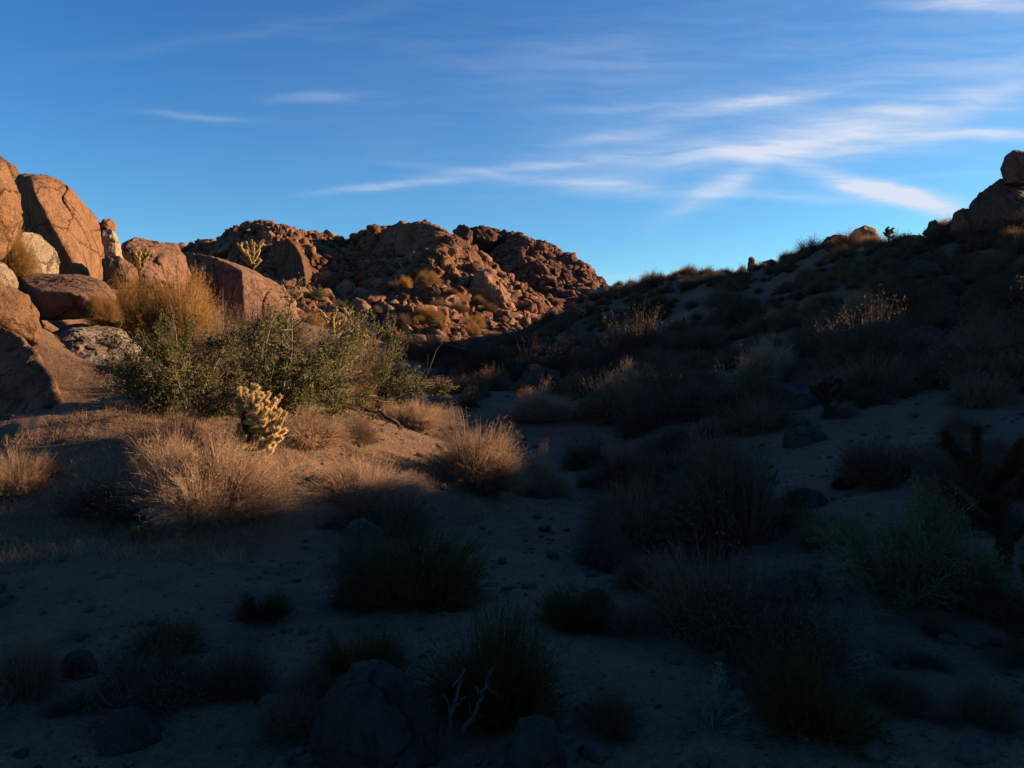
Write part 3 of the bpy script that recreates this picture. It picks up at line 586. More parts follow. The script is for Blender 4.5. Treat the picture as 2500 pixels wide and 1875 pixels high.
# every plant below is made 1 m wide-ish (radius .5, height hh) and scaled in place
def dome_bush(kind_name, fol, wood, seed, n=2600, hh=.55, width=.007, droop=.12, lump=.28, leafy=0, leafsize=.012, root_r=.10):
    """a mound of fine stems; leafy > 0 adds small leaves near the tips"""
    rs = np.random.default_rng(seed); K = 16
    a_ = rs.uniform(0, 6.283, K); q_ = .30*np.sqrt(rs.random(K)); cc = np.stack([q_*np.cos(a_), q_*np.sin(a_), np.zeros(K)], 1)
    ch = rs.uniform(.72, 1.15, K)*(1-.32*(q_/.3)**2); k_ = rs.choice(K, n, p=(lambda w: w/w.sum())(rs.uniform(.3, 1, K)))
    d = hemi(n, rs, .0); lean = np.stack([cc[:, 0], cc[:, 1], np.zeros(K)], 1)[k_]*.55/.5+rs.normal(size=(K, 3))[k_]*np.array([.10, .10, 0])
    ln = 1+lump*fbm(d*2.2+k_[:, None]*3.1, 3, seed)+.05*rs.normal(size=n); ln = np.clip(ln, .5, 1.12); ln *= np.where(rs.random(n) < .45, rs.uniform(.4, .95, n), 1)
    tip = cc[k_]+lean*.5+d*np.array([.27, .27, hh*1.2])*np.stack([np.ones(n), np.ones(n), ch[k_]], 1)*ln[:, None]; tip[:, 2] = np.maximum(tip[:, 2]-.06*rs.random(n), .0)
    root = cc[k_]*.75+np.stack([rs.normal(size=n)*root_r*.4, rs.normal(size=n)*root_r*.4, np.zeros(n)-.02], 1)+(tip-cc[k_])*np.array([.3, .3, .1])*rs.random(n)[:, None]
    parts = [blades(root, tip, np.full(n, width)*rs.uniform(.6, 1.3, n), droop, 3, seed)]
    # side twigs
    m_ = int(n*2.6); k = rs.integers(0, n, m_); t = rs.uniform(.45, 1, m_)[:, None]; r2 = root[k]*(1-t)+tip[k]*t; r2[:, 2] += droop*np.linalg.norm(tip[k]-root[k], axis=1)*(t*(1-t))[:, 0]*2
    dd = (tip[k]-root[k]); dd /= np.linalg.norm(dd, axis=1)[:, None]+1e-9
    dd = dd+rs.normal(size=(m_, 3))*.9; dd /= np.linalg.norm(dd, axis=1)[:, None]
    parts.append(blades(r2, r2+dd*rs.uniform(.02, .075, m_)[:, None], np.full(m_, width*.8), 0, 1, seed+1))
    if leafy:
        k = rs.integers(0, n, leafy); c = root[k]+(tip[k]-root[k])*rs.uniform(.55, 1.05, leafy)[:, None]+rs.normal(size=(leafy, 3))*.02
        parts.append(cards(c, rs.uniform(.6, 1.3, leafy)*leafsize, seed+2))
    V, F = merge(parts); V[:, 2] = np.where(V[:, 2] < -.03, -.03, V[:, 2])
    root_o = link(kind_name, None); link('foliage', mk_mesh('foliage', V, F, fol, False), root_o)
    st = []
    for q in range(9):
        dq = hemi(1, rs, .25)[0]; e = dq*np.array([.42, .42, hh*.85]); s0 = np.array([rs.normal()*.03, rs.normal()*.03, -.04])
        pth = np.array([s0+(e-s0)*t_+np.array([0, 0, .05*math.sin(t_*3)])+rs.normal(size=3)*.012 for t_ in np.linspace(0, 1, 6)])
        st.append(tube(pth, np.linspace(.011, .003, 6), 5))
    V, F = merge(st); link('stem', mk_mesh('stem', V, F, wood), root_o)
    return root_o
def creosote(kind_name, seed, fol, nst=26, hh=.75, leaves=9000, leafsize=.013):
    rs = np.random.default_rng(seed); st, tips = [], []
    for q in range(nst):
        d = hemi(1, rs, .12)[0]; L = rs.uniform(.75, 1.1); e = d*np.array([.5, .5, hh])*L; s0 = np.array([rs.normal()*.05, rs.normal()*.05, -.04])
        mid = s0+(e-s0)*.5+np.array([0, 0, .06])+rs.normal(size=3)*.03
        T = np.linspace(0, 1, 9)[:, None]; pth = (1-T)**2*s0+2*T*(1-T)*mid+T**2*e+np.cumsum(rs.normal(size=(9, 3))*.006, 0)
        st.append(tube(pth, np.linspace(.008, .0028, 9), 5))
        for b in range(14):
            t = rs.uniform(.3, 1); p0 = pth[int(t*8)]; dd = (e-s0)/np.linalg.norm(e-s0)+rs.normal(size=3)*.6; dd /= np.linalg.norm(dd); l2 = rs.uniform(.08, .2)
            p1 = p0+dd*l2; p1[2] = max(p1[2], .01); pm = (p0+p1)/2+rs.normal(size=3)*.015
            st.append(tube([p0, pm, p1], [.003, .0022, .001], 4)); tips.append((p0, pm, p1))
    tips = np.array(tips); k = rs.integers(0, len(tips), leaves); t = rs.uniform(.15, 1.08, leaves)[:, None]
    c = tips[k, 0]*(1-t)**2+2*t*(1-t)*tips[k, 1]+t**2*tips[k, 2]+rs.normal(size=(leaves, 3))*.014
    V, F = cards(c, rs.uniform(.6, 1.35, leaves)*leafsize, seed)
    r = link(kind_name, None); link('foliage', mk_mesh('foliage', V, F, fol, False), r)
    V, F = merge(st); link('stem', mk_mesh('stem', V, F, M['palebark']), r)
    return r
def put(o, X, Y, z, w, h, hh, rot=None, label=None, cat='bush', group=None, sink=.03):
    o.location = (X, Y, z-sink); o.rotation_euler = (0, 0, rnd.uniform(0, 6.28) if rot is None else rot)
    sz = h/hh; o.scale = (w, w, sz)
    return tag(o, label, cat, group)

B = {}
def proto(key, fn, hh): B[key] = [fn, hh, None]
SEED = [50]
KINDS = {
 'tan': lambda s: (dome_bush('dry_bush', M['tan'], M['bark'], s, 7500, .5, .0046, .3, .32), .5),
 'grey': lambda s: (dome_bush('twiggy_bush', M['greybrown'], M['bark'], s, 3400, .55, .005, .05, .4, 1200, .009), .55),
 'gold': lambda s: (dome_bush('grass_clump', M['gold'], M['bark'], s, 8000, .6, .0046, .24, .25), .6),
 'brown': lambda s: (dome_bush('scrub_bush', M['brownfol'], M['bark'], s, 2600, .5, .006, .25, .35, 2200, .011), .5),
 'dark': lambda s: (dome_bush('scrub_bush', M['darkfol'], M['bark'], s, 1500, .5, .0065, .08, .45, 3600, .014), .5),
 'olive': lambda s: (creosote('creosote_bush', s, M['olive'], 32, .62, 19000, .0088), .62),
 'ygrass': lambda s: (dome_bush('grass_clump', M['olive2'], M['bark'], s, 3000, .6, .006, .2, .3, root_r=.16), .62),
 'pale': lambda s: (creosote('silver_shrub', s, M['paleleaf'], 14, .6, 500, .022), .6),
}
POOL = {k: [] for k in KINDS}; USED = set()
def get(kind, nvar=3):
    pool = POOL[kind]
    if len(pool) < nvar:
        SEED[0] += 1; o, hh = KINDS[kind](SEED[0]); pool.append((o, hh)); return o, hh
    o, hh = pool[rnd.randrange(len(pool))]; return copy_tree(o), hh
def bush_px(kind, cx, by, w, h, label, cat='bush', group=None, Y=None, ground=True, nvar=3):
    """bush standing at photo column cx, foot at row by, w x h pixels"""
    if Y is None: X, Y, z = hit(cx, by)
    else: X = (cx-CX)/FPX*Y; z = h1(X, Y) if ground else EYE+(HZ-by)/FPX*Y
    o, hh = get(kind, nvar); put(o, X, Y, z, w/FPX*Y*1.12, h/FPX*Y*1.05, hh, None, label, cat, group)
    return o
HAND = [
 # sunlit bank
 ('olive', 385, 898, 310, 225, 'dark green leafy bush nearest the low pale rock, left end of the thicket'),
 ('olive', 590, 902, 420, 250, 'tallest olive green bush behind the golden cactus'),
 ('olive', 790, 884, 270, 185, 'olive green bush leaning right over the wash, right end of the thicket'),
 ('tan', 470, 880, 150, 190, 'dry yellow twigged bush mixed into the left of the green thicket'),
 ('tan', 735, 878, 130, 150, 'dry yellow twigged bush mixed into the right of the green thicket'),
 ('grey', 690, 850, 240, 150, 'bare grey twiggy bush tangled in the middle of the green thicket'),
 ('gold', 300, 735, 170, 135, 'bright golden grass mound above the green thicket beside the overhanging slab'),
 ('gold', 395, 745, 170, 140, 'bright golden grass mound in front of the slab crack, right of a similar mound'),
 ('grey', 545, 760, 200, 120, 'grey brown rounded bush in front of the cracked slab'),
 ('grey', 395, 985, 190, 100, 'grey dry bush left of the golden cactus'),
 ('tan', 445, 1100, 300, 150, 'large pale tan grass bush lit in front of the golden cactus'),
 ('tan', 360, 1040, 130, 100, 'small tan grass bush at the left side of the large tan one'),
 ('tan', 665, 955, 140, 70, 'straw coloured dry bush just right of the golden cactus'),
 ('brown', 760, 955, 90, 60, 'small dark bush on the lit sand right of the straw bush'),
 ('tan', 785, 1075, 210, 85, 'low straw bush along the shadow edge right of the fallen branches'),
 ('tan', 890, 920, 150, 55, 'low rusty grass patch at the right foot of the green thicket'),
 ('tan', 1020, 1050, 185, 135, 'rounded tan bush glowing at the edge of the wash'),
 ('tan', 1160, 1070, 115, 90, 'smaller tan bush with only its top lit right of the glowing one'),
 ('tan', 1165, 905, 110, 68, 'brown bush with a faint lit cap alone in the wash'),
 ('tan', 40, 1058, 110, 85, 'rusty orange grass clump at the left edge below the rock face'),
 ('gold', 28, 592, 84, 100, 'dry grass growing over the pale round boulder at the left edge'),
 ('dark', 285, 1105, 230, 75, 'dark low bush in the shadow left of the large tan one'),
 ('gold', 300, 1165, 60, 28, 'tiny golden tuft on the lit gravel strip'),
 ('gold', 225, 690, 60, 60, 'thin golden grass by the end of the overhanging slab'),
 ('grey', 300, 815, 110, 60, 'pale dry twigs at the foot of the low pale rock'),
 # shaded middle
 ('brown', 1905, 1035, 200, 95, 'broad brown mound above the large dark green bush'),
 ('grey', 2085, 1050, 190, 110, 'loose grey brown bush behind the thick armed cactus'),
 ('dark', 2140, 1130, 130, 80, 'low black bush behind the foot of the thick armed cactus'),
 ('brown', 1790, 1180, 150, 90, 'brown bush squeezed between the very large brown bush and the green one'),
 ('dark', 1440, 985, 120, 60, 'low black bush on the pale sand above the round pale stone'),
 ('brown', 1640, 930, 150, 75, 'brown mound just above the very large brown bush'),
 ('grey', 2110, 1560, 170, 110, 'thin grey bush near the bottom right corner'),
 ('brown', 1310, 1560, 140, 80, 'small brown bush right of the broom clump at the bottom'),
 ('brown', 640, 1600, 170, 100, 'brown twiggy bush at the bottom edge left of the large boulder'),
 ('dark', 1990, 1440, 120, 50, 'flat black tuft on the sand at lower right'),
 ('brown', 1265, 1010, 100, 72, 'brown bush left of the round pale stone'),
 ('brown', 1605, 1180, 270, 250, 'very large brown bush in the middle of the shaded slope'),
 ('brown', 1380, 1180, 200, 155, 'brown bush in front left of the very large one'),
 ('brown', 1560, 1360, 300, 190, 'reddish brown bush below the very large brown one'),
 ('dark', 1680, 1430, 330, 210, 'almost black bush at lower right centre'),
 ('olive', 1960, 1290, 320, 260, 'large dark green leafy bush right of the black bush'),
 ('ygrass', 880, 1300, 270, 190, 'greenish stemmy clump behind the rounded standing stone'),
 ('brown', 830, 1160, 230, 100, 'dim brown bush between the straw bush and the standing stone'),
 ('ygrass', 1065, 1520, 260, 230, 'tall yellow green broom clump right of the large grey boulder'),
 ('dark', 770, 1310, 110, 110, 'small black bush at the foot of the standing stone'),
 ('dark', 285, 1530, 290, 150, 'dark spreading bush at lower left'),
 ('brown', 55, 1500, 150, 130, 'brown bush at the lower left edge'),
 ('grey', 500, 1500, 160, 140, 'thin twiggy bush above the bottom edge left of the large grey boulder'),
 ('pale', 1525, 1570, 180, 150, 'small shrub with silvery leaves at bottom right of centre'),
 ('pale', -20, 1560, 110, 100, 'silvery leafed sprig at the left edge low down'),
 ('ygrass', 1770, 1620, 260, 180, 'olive clump at the bottom right of the silvery shrub'),
 ('brown', 2090, 1290, 200, 120, 'low dark bush at the foot of the green bush near the right edge'),
 ('brown', 905, 778, 110, 55, 'low brown bush on the bare strip behind the green thicket'),
 ('dark', 965, 782, 120, 62, 'low dark bush between the green thicket and the wash bush'),
 ('dark', 1050, 800, 110, 75, 'black bush where the wash meets the mountain foot'),
 ('dark', 1160, 825, 150, 90, 'black bush pair in the wash below the bare sand'),
 ('dark', 1370, 775, 150, 100, 'big black bush beside the bare sand slope'),
 ('dark', 1570, 700, 130, 80, 'large dark bush in the upper middle of the slope'),
 ('dark', 1450, 860, 110, 75, 'round black bush in the centre of the slope'),
 ('brown', 1890, 850, 190, 85, 'wide brown mound on the slope left of the pale sand'),
 ('brown', 2100, 880, 150, 80, 'brown mound right of the pale sand patch'),
 ('brown', 1330, 905, 170, 90, 'brown and black bush right of the lit capped one'),
 ('dark', 170, 1530, 120, 60, 'low black tuft beside the pale stone at lower left'),
]
placed = []
for (k, cx, by, w, h, lab) in HAND:
    Yd = 3.4 if by >= 1600 else None
    kw = {}
    if 'pale round boulder' in lab: kw = dict(ground=False); Yd = 20.6
    if 'overhanging slab' in lab: kw = dict(ground=False); Yd = 18.9
    if 'golden grass mound' in lab: Yd = 23; kw = dict(ground=False)
    if 'cracked slab' in lab: Yd = 27; kw = dict(ground=False)
    cat = 'grass' if k in ('gold', 'ygrass') else 'bush'
    o = bush_px(k, cx, by, w, h, lab, cat, None, Yd, nvar=4 if k in ('tan', 'olive') else 3, **kw)
    placed.append((o.location.x, o.location.y, w/FPX*o.location.y/2))

# scattered scrub on the right slope
def ridgeY(px): return np.interp(px, [950, 1106, 1300, 1500, 1800, 2212, 2700], [70, 64, 80, 66, 54, 42, 34])
rs = np.random.default_rng(21); n_sc = 0; G_S = 'scrub bushes on the shaded right hillside'
tries = 0
while n_sc < 250 and tries < 9000:
    tries += 1
    px = rs.uniform(960, 2500); ymax = ridgeY(px); Y = 7.5+(ymax-7.5)*rs.random()**.85
    X = (px-CX)/FPX*Y
    if Y < 26 and px < 1230: continue
    # keep the wash and bare sand patches open
    if abs(X-(.2+.012*Y)) < 1.4 and Y < 40: continue
    if vnoise(np.array([[X/7.5, Y/9, 3.3]]))[0] > .5: continue
    rad = rs.choice([.38, .55, .78, 1.05], p=[.25, .35, .28, .12])*rs.uniform(.85, 1.2)*(1 if Y > 16 else .75)
    if any((X-a)**2+(Y-b)**2 < ((rad+c)*.78)**2 for a, b, c in placed): continue
    placed.append((X, Y, rad)); n_sc += 1
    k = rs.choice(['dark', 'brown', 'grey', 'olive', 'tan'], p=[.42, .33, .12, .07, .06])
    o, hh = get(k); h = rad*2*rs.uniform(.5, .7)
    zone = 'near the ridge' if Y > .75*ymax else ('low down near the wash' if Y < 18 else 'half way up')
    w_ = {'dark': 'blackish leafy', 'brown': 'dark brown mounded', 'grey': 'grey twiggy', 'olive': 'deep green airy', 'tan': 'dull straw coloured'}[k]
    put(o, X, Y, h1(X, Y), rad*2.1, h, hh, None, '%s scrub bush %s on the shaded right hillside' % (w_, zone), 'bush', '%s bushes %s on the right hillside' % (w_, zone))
# half buried boulders on the shaded hillside
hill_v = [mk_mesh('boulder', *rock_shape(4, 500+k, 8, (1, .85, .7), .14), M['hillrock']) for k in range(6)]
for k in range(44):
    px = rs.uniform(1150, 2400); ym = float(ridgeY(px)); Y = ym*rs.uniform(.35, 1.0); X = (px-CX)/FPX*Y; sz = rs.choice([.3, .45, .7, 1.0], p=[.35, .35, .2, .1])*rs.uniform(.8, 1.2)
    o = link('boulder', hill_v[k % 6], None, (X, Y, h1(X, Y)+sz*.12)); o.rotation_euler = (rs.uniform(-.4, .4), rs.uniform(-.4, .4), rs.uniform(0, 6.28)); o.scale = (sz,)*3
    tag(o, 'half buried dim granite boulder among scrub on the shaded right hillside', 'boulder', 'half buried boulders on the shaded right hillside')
# ground cover of low scrub between the bushes
def low_scrub():
    rs = np.random.default_rng(88); parts = []; c = 0
    pr = []
    for k in range(5):
        d = hemi(260, rs, .0); ln = 1+.3*fbm(d*2.2, 3, k)+.1*rs.normal(size=260); tip = d*np.array([.5, .5, .6])*ln[:, None]; tip[:, 2] = np.maximum(tip[:, 2], 0)
        root = tip*np.array([.3, .3, 0])*rs.random(260)[:, None]; pr.append((blades(root, tip, np.full(260, .05), .1, 2, k), cards(tip*.92+rs.normal(size=(260, 3))*.03, np.full(260, .045), k)))
    while c < 1700:
        px = rs.uniform(930, 2450); ym = float(ridgeY(px)); Y = ym*(rs.uniform(.04, 1.04)**.5); X = (px-CX)/FPX*Y
        if abs(X-(.2+.012*Y)) < 1.2 and Y < 40: continue
        if vnoise(np.array([[X/6, Y/8, 7.3]]))[0] > .45: continue
        if px < 1250 and Y < 22: continue
        sc = rs.uniform(.3, 1.0); z = h1(X, Y); a = rs.uniform(0, 6.28); ca, sn = math.cos(a), math.sin(a)
        for V, F in pr[c % 5]:
            W_ = V*sc; W_ = np.stack([W_[:, 0]*ca-W_[:, 1]*sn, W_[:, 0]*sn+W_[:, 1]*ca, W_[:, 2]], 1)+np.array([X, Y, z-.02]); parts.append((W_, F))
        c += 1
    V, F = merge(parts); o = link('low_scrub', mk_mesh('low_scrub', V, F, M['brownfol'], False)); o['kind'] = 'stuff'; o['label'] = 'low dark scrub covering the shaded hillside between the bushes'
low_scrub()
# small plants in the shaded foreground
for k in range(46):
    Y = 3.3*(9.5/3.3)**rs.random(); px = rs.uniform(1180, 2300) if k % 3 else rs.uniform(-40, 1150); X = (px-CX)/FPX*Y
    if 700 < px < 1300 and Y > 4.6: continue
    if px < 700 and Y > 5: continue
    if any((X-a)**2+(Y-b)**2 < (.12+c*.7)**2 for a, b, c in placed): continue
    rad = rs.uniform(.09, .24); placed.append((X, Y, rad)); kd = rs.choice(['brown', 'grey', 'ygrass', 'dark']); o, hh = get(kd)
    nm = {'brown': 'small dim brown plant', 'grey': 'small thin twiggy plant', 'ygrass': 'small olive grass tuft', 'dark': 'small dark leafy plant'}[kd]
    put(o, X, Y, h1(X, Y), rad*2.1, rad*1.3, hh, None, nm+' on the shaded foreground sand', 'plant', nm+'s on the shaded foreground sand')
for k in range(44):
    Y = 6.5*(16/6.5)**rs.random(); px = rs.uniform(1250, 2450); X = (px-CX)/FPX*Y; rad = rs.uniform(.2, .5)
    if any((X-a)**2+(Y-b)**2 < ((rad+c)*.7)**2 for a, b, c in placed): continue
    placed.append((X, Y, rad)); kd = rs.choice(['brown', 'grey', 'dark', 'olive'], p=[.5, .2, .2, .1]); o, hh = get(kd)
    nm = {'brown': 'low brown rounded shrub', 'grey': 'low grey twiggy shrub', 'olive': 'low olive leafy shrub', 'dark': 'low blackish shrub'}[kd]
    put(o, X, Y, h1(X, Y), rad*2.1, rad*1.15, hh, None, nm+' at the shaded foot of the right slope', 'bush', nm+'s at the foot of the right slope')
# shrubs on the mountain
for k in range(48):
    px = rs.uniform(560, 1120) if k % 2 else rs.uniform(820, 1080); t = rs.uniform(.02, .5); C = fA(np.array([px]), np.array([t]))[0]
    o, hh = get(['gold', 'gold', 'brown', 'olive'][k % 4]); s = rs.uniform(1.2, 2.9)
    nm = o.name.split('.')[0]
    put(o, C[0], C[1]-.6, C[2]+.3, s, s*.55, hh, None, {'grass_clump': 'yellow bush among boulders on the near mountain', 'scrub_bush': 'brown bush among boulders on the near mountain', 'creosote_bush': 'olive bush among boulders on the near mountain'}[nm], 'bush', 'shrubs among boulders on the near mountain, '+nm.replace('_', ' '))
# skyline bushes
for (k, cx, by, w, h, lab) in [('brown', 1363, 618, 30, 24, 'round tufted bush, first on the ridge right of the saddle'), ('dark', 1436, 612, 30, 16, 'small dark bush on the ridge left of the yellow one'),
    ('tan', 1475, 612, 36, 20, 'yellow lit bush on the ridge skyline'), ('grey', 1520, 608, 34, 18, 'pale grey bush on the ridge right of the yellow one'),
    ('dark', 1570, 598, 46, 16, 'low dark bush on the ridge before the upright rock'), ('dark', 1738, 562, 40, 24, 'feathery dark bush on the ridge before the lumpy boulder'), ('dark', 1608, 590, 26, 22, 'dark bush against the left side of the upright rock'), ('dark', 1700, 575, 40, 20, 'low dark bush right of the pinkish ridge boulder')]:
    Y = float(ridgeY(cx))*.985; o = bush_px(k, cx, by, w, h, lab, 'bush', None, Y)

# ------------------------------------------------------------------ cholla cactus
def capsule(p0, p1, r, ns=8):
    p0, p1 = np.array(p0), np.array(p1); d = p1-p0
    T = np.array([0, .06, .2, .5, .8, .94, 1]); rad = r*np.array([.35, .8, 1, 1.05, 1, .75, .3])
    return tube(p0+d*T[:, None], rad, ns)
def joint_spines(p0, p1, r, n, ln, width, rs):
    p0, p1 = np.array(p0), np.array(p1); d = p1-p0; t = rs.uniform(0, 1.0, n); c = p0+d*t[:, None]
    u = d/np.linalg.norm(d); q = rs.normal(size=(n, 3)); q -= (q@u)[:, None]*u; q /= np.linalg.norm(q, axis=1)[:, None]
    dr = q+u*(rs.normal(size=n)*.45+np.where(t > .85, .9, .1))[:, None]; dr /= np.linalg.norm(dr, axis=1)[:, None]
    root = c+q*r*.9; return blades(root, root+dr*(ln*rs.uniform(.6, 1.15, n))[:, None], np.full(n, width), 0, 1, int(rs.integers(1e6)))
def cholla(name, branches, trunk, tr, r, spn, sln, sw, seed, old_below, sp='spine'):
    """branches: list of joint chains (points). trunk: polyline. Metres, origin at foot."""
    rs = np.random.default_rng(seed); root = link(name, None)
    t = link('trunk', mk_mesh('trunk', *tube(trunk, tr, 9), M['old_and_shade_core']), root)
    trunk = np.array(trunk); ps = [joint_spines(trunk[i], trunk[i+1], np.mean(tr[i:i+2]), spn*2, sln*.9, sw, rs) for i in range(len(trunk)-1)]
    V, F = merge(ps); link('spines', mk_mesh('spines', V, F, M['oldspine'], False), t)
    for ch in branches:
        cs, ss = [], []
        for a, b in zip(ch[:-1], ch[1:]):
            cs.append(capsule(a, b, r)); ss.append(joint_spines(a, b, r, spn, sln, sw, rs))
        old = np.mean([c[2] for c in ch]) < old_below
        V, F = merge(cs); bo = link('branch', mk_mesh('branch', V, F, M['old_and_shade_core' if old or sp == 'shadespine' else 'core']), root)  # cacti with shade-darkened spines take the dark joint skin too, as painted shade
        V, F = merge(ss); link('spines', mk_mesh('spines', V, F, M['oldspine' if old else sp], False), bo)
    return root
def grow(rs, trunk, nb, reach, seglen, bias=(0, 0), tmin=.25, up=.9, forks=2):
    trunk = np.array(trunk); out = []
    for k in range(nb):
        t = tmin+(1-tmin)*(k+.5)/nb; i = min(int(t*(len(trunk)-1)), len(trunk)-2); f = t*(len(trunk)-1)-i; p = trunk[i]*(1-f)+trunk[i+1]*f
        a = k*2.4+rs.uniform(-.4, .4); d = np.array([math.cos(a)+bias[0], math.sin(a)*.8+bias[1], .35]); d /= np.linalg.norm(d)
        n = max(2, int(round(reach*rs.uniform(.75, 1.2)*(1.1-.5*t)/seglen))); ch = [p]; dd = d.copy()
        for j in range(n):
            dd = dd+np.array([0, 0, up*.35])+rs.normal(size=3)*.18; dd /= np.linalg.norm(dd); ch.append(ch[-1]+dd*seglen*rs.uniform(.85, 1.15))
        out.append(ch)
        for q in range(forks):
            j = rs.integers(1, len(ch)); d2 = dd+rs.normal(size=3)*.75; d2[2] = abs(d2[2])*.6+.25; d2 /= np.linalg.norm(d2)
            c2 = [ch[j], ch[j]+d2*seglen]
            if rs.random() < .5: d3 = d2+np.array([0, 0, .5]); d3 /= np.linalg.norm(d3); c2.append(c2[-1]+d3*seglen*.8)
            out.append(c2)
    return out
# the golden one: joints traced from the photo in its own plane, given depth either side of the stem
X, Y, z = hit(548, 1012)
def q(px, py, dy=0): return np.array([(px-548)/FPX*Y, dy, (1012-py)/FPX*Y])
rs = np.random.default_rng(5)
tk = [q(548, 1018), q(544, 990), q(540, 965), q(534, 935), q(530, 905), q(532, 880)]
hero = []
def trunk_x(py): return float(np.interp(py, [880, 905, 935, 965, 990], [532, 530, 534, 540, 544]))
for k_, py in enumerate(range(972, 866, -6)):
    dy = [-.17, .04, -.10, .12, -.04][k_ % 5]+rs.uniform(-.03, .03); tx = trunk_x(py)
    right = np.interp(py, [866, 900, 940, 975], [50, 72, 78, 60])*rs.uniform(.7, 1.08)
    if k_ % 3 == 2: right = -np.interp(py, [866, 900, 940, 975], [14, 20, 20, 16])
    ln_ = abs(right)/60
    ch_ = [q(tx, py, dy*.2), q(tx+right*.42, py-3*ln_, dy*.8), q(tx+right*.76, py-12*ln_-2, dy), q(tx+right, py-30*ln_-4, dy*1.05)]
    hero.append(ch_)
    hero.append([ch_[1], q(tx+right*.5, py-19, dy*.9), q(tx+right*.52, py-30, dy*.8)])
    if right > 30: hero.append([ch_[2], q(tx+right*.86, py+2, dy*1.2-.03), q(tx+right*1.02, py-8, dy*1.3-.04)])
hero += [[q(532, 880), q(526, 866, .02), q(521, 852, .04), q(514, 838, .05)], [q(521, 852, .04), q(530, 840, .06)], [q(532, 880), q(543, 862, -.02), q(546, 846, -.03), q(549, 829, -.03)], [q(546, 846, -.03), q(561, 834, -.02)], [q(543, 862), q(536, 850, -.08)], [q(549, 868, -.05), q(563, 862, -.07), q(575, 850, -.07)], [q(563, 862, -.07), q(562, 848, -.1)]]
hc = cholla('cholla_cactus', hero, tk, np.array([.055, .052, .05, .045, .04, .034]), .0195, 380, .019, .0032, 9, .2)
hc.location = (X, Y, z-.02); tag(hc, 'golden backlit cactus of stubby spiny joints standing on the lit bank', 'cactus')
HERO = (X, Y)
def far_cholla(label, cx, by, w, h, Y=None, seed=1, nb=9, ground=True, bias=(0, 0), joint=.13, r=.028, spn=80, group=None, name='cholla_cactus', sp='spine'):
    if Y is None: X, Y, z = hit(cx, by)
    else: X = (cx-CX)/FPX*Y; z = h1(X, Y) if ground else EYE+(HZ-by)/FPX*Y
    rs = np.random.default_rng(seed); Hh = h/FPX*Y; Ww = w/FPX*Y
    tk = [np.array([0, 0, -.05]), np.array([.02, 0, Hh*.25]), np.array([-.02, .02, Hh*.5]), np.array([.0, 0, Hh*.72])]
    br = grow(rs, tk, nb, Ww*.5, joint, bias, .25)
    o = cholla(name, br, tk, np.array([.06, .055, .045, .035])*max(1, Hh/1.3), r, spn, .03, .006*max(1, Y/14), seed+1, Hh*.2, sp)
    o.location = (X, Y, z); tag(o, label, 'cactus', group); return o
far_cholla('pale branching cactus on the slope above the cracked slab', 545, 592, 84, 62, 39, 31, 10, False, joint=.22, r=.05, spn=60)
far_cholla('golden cactus rising behind the green thicket at its right', 725, 760, 110, 92, 26, 33, 14, False, joint=.17, r=.045, spn=110)
far_cholla('lower golden cactus beside the one behind the thicket', 775, 770, 70, 60, 26.5, 35, 8, False, joint=.15, r=.04, spn=90)
far_cholla('dark spiky cactus between the narrow pale rock and pinkish ridge', 300, 598, 66, 56, 28, 37, 9, False, joint=.18, r=.045, spn=60)
far_cholla('small cactus standing on the ridge right of the domed boulder', 1920, 522, 28, 34, 51, 39, 11, False, joint=.13, r=.06, spn=40, sp='shadespine')
far_cholla('dark cactus in the middle of the shaded slope beside a pale stone', 1785, 905, 100, 80, None, 41, 9, sp='shadespine')
far_cholla('dark thick armed cactus near the right edge', 2165, 1240, 300, 290, None, 43, 11, joint=.15, r=.028, spn=160, bias=(-.5, 0), sp='shadespine')
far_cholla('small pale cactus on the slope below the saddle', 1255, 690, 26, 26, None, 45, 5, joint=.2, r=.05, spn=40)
far_cholla('dark cactus at the right edge low down', 2200, 1410, 150, 120, None, 47, 7, joint=.1, r=.022, spn=120, bias=(-.7, 0), sp='shadespine')

# ------------------------------------------------------------------ dead branches
def dead_branch(label, pts, Y, r, seed, ground=True, group='dead branches on the ground'):
    rs = np.random.default_rng(seed); pts = [np.array([(a-pts[0][0])/FPX*Y, 0, (pts[0][1]-b)/FPX*Y]) for a, b in pts]
    for i in range(1, len(pts)): pts[i][1] = rs.uniform(-.1, .1)
    t = np.linspace(0, 1, len(pts)); T = np.linspace(0, 1, 14); pth = np.stack([np.interp(T, t, [p[k] for p in pts]) for k in range(3)], 1)+rs.normal(size=(14, 3))*r*.5
    o_ = [tube(pth, np.linspace(r, r*.35, 14), 7)]
    for k in range(5):
        i = rs.integers(3, 12); d = (pth[i]-pth[i-1])/np.linalg.norm(pth[i]-pth[i-1])+rs.normal(size=3)*.7; d /= np.linalg.norm(d); l = rs.uniform(.3, .6)*np.linalg.norm(pth[-1]-pth[0])*.6
        e = np.array([pth[i]+d*l*s_+rs.normal(size=3)*r*.6 for s_ in (0, .35, .7, 1)]); o_.append(tube(e, np.linspace(r*.5, r*.15, 4), 5))
    V, F = merge(o_); return V, F
def add_branch(label, pts, base, r, seed):
    X, Y, z = hit(*base); V, F = dead_branch(label, pts, Y, r, seed); o = link('dead_branch', mk_mesh('dead_branch', V, F, M['deadwood']), None, (X+(pts[0][0]-base[0])/FPX*Y, Y, z+.02+(base[1]-pts[0][1])/FPX*Y))
    tag(o, label, 'branch')
add_branch('fallen forked branches lying on the lit sand right of the golden cactus', [(610, 1062), (650, 1052), (690, 1030)], (640, 1062), .018, 3)
add_branch('pale dead branch poking from the straw bush at the shadow edge', [(918, 1082), (895, 1055), (870, 1035)], (918, 1085), .022, 4)
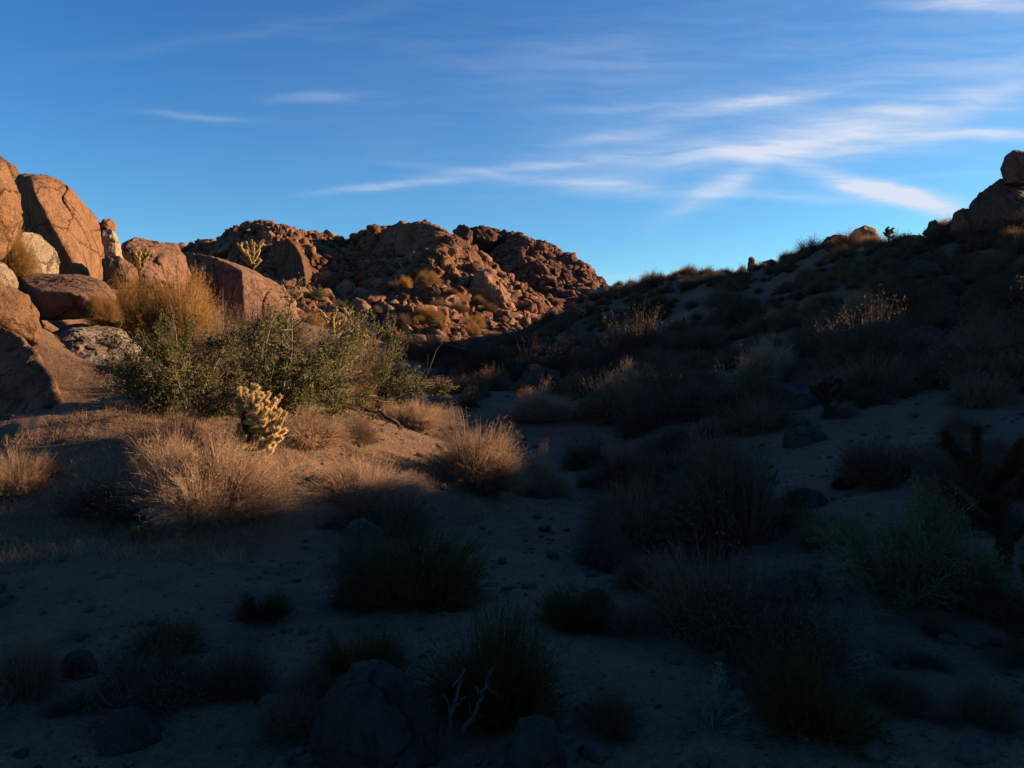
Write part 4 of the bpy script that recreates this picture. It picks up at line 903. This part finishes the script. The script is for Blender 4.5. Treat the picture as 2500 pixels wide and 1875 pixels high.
add_branch('grey dead branch under the right end of the green thicket', [(870, 930), (825, 895), (770, 880)], (868, 930), .04, 5)
add_branch('pale bare branch standing low in front of the yellow green clump', [(965, 1600), (985, 1520), (1000, 1450)], (965, 1610), .012, 6)
add_branch('second pale bare branch leaning right near the yellow green clump', [(1000, 1600), (1040, 1530), (1065, 1470)], (1000, 1612), .011, 7)
add_branch('long thin whitish branch reaching up out of the green thicket', [(650, 850), (655, 800), (700, 755)], (650, 868), .02, 8)
add_branch('thin bare branch above the right side of the green thicket', [(900, 870), (945, 750), (985, 735)], (890, 872), .02, 9)

# ------------------------------------------------------------------ ground litter: gravel, pebbles, grass wisps
def litter():
    rs = np.random.default_rng(77); n = 9000
    Y = 2.6*(45/2.6)**rs.random(n); px = rs.uniform(-150, 2350, n); X = (px-CX)/FPX*Y; z = H(X, Y)
    s = .006*(1-rs.random(n)*.995)**(-.55)*np.clip(Y/6, .8, 2.6); s = np.minimum(s, .09)
    shp = [rock_shape(1, 900+k, 5, (1, .8, .55), .2) for k in range(6)]; Vs, Fs, off = [], [], 0
    for i in range(n):
        V, F = shp[i % 6]; a = rs.uniform(0, 6.28); c, q_ = math.cos(a), math.sin(a); V2 = V*s[i]; V2 = np.stack([V2[:, 0]*c-V2[:, 1]*q_, V2[:, 0]*q_+V2[:, 1]*c, V2[:, 2]], 1)
        Vs.append(V2+np.array([X[i], Y[i], z[i]+s[i]*.2])); Fs.append(F+off); off += len(V)
    o = link('gravel', mk_mesh('gravel', np.vstack(Vs), np.vstack(Fs), M['grey2'])); o['kind'] = 'stuff'; o['label'] = 'loose gravel and pebbles on the sand'
    n = 15000; Y = 6*(26/6)**rs.random(n); px = rs.uniform(-100, 1050, n); X = (px-CX)/FPX*Y
    keep = vnoise(np.stack([X/1.3, Y/1.3, 0*X], 1), 4) > -.05; X, Y = X[keep], Y[keep]; n = len(X); z = H(X, Y)
    root = np.repeat(np.stack([X, Y, z-.01], 1), 7, 0)+rs.normal(size=(n*7, 3))*np.array([.03, .03, 0]); d = hemi(n*7, rs, .35)
    V, F = blades(root, root+d*rs.uniform(.03, .16, n*7)[:, None], np.full(n*7, .0045), .1, 2, 3)
    o = link('dry_grass', mk_mesh('dry_grass', V, F, M['tan'], False)); o['kind'] = 'stuff'; o['label'] = 'sparse dry grass wisps on the sunlit sand'
M['grey2'] = rock_mat('gravel_stone', (.14, .11, .085), (.24, .19, .15), (.07, .055, .045), .5)
litter()
print('objects', len(bpy.data.objects), 'scrub', n_sc)
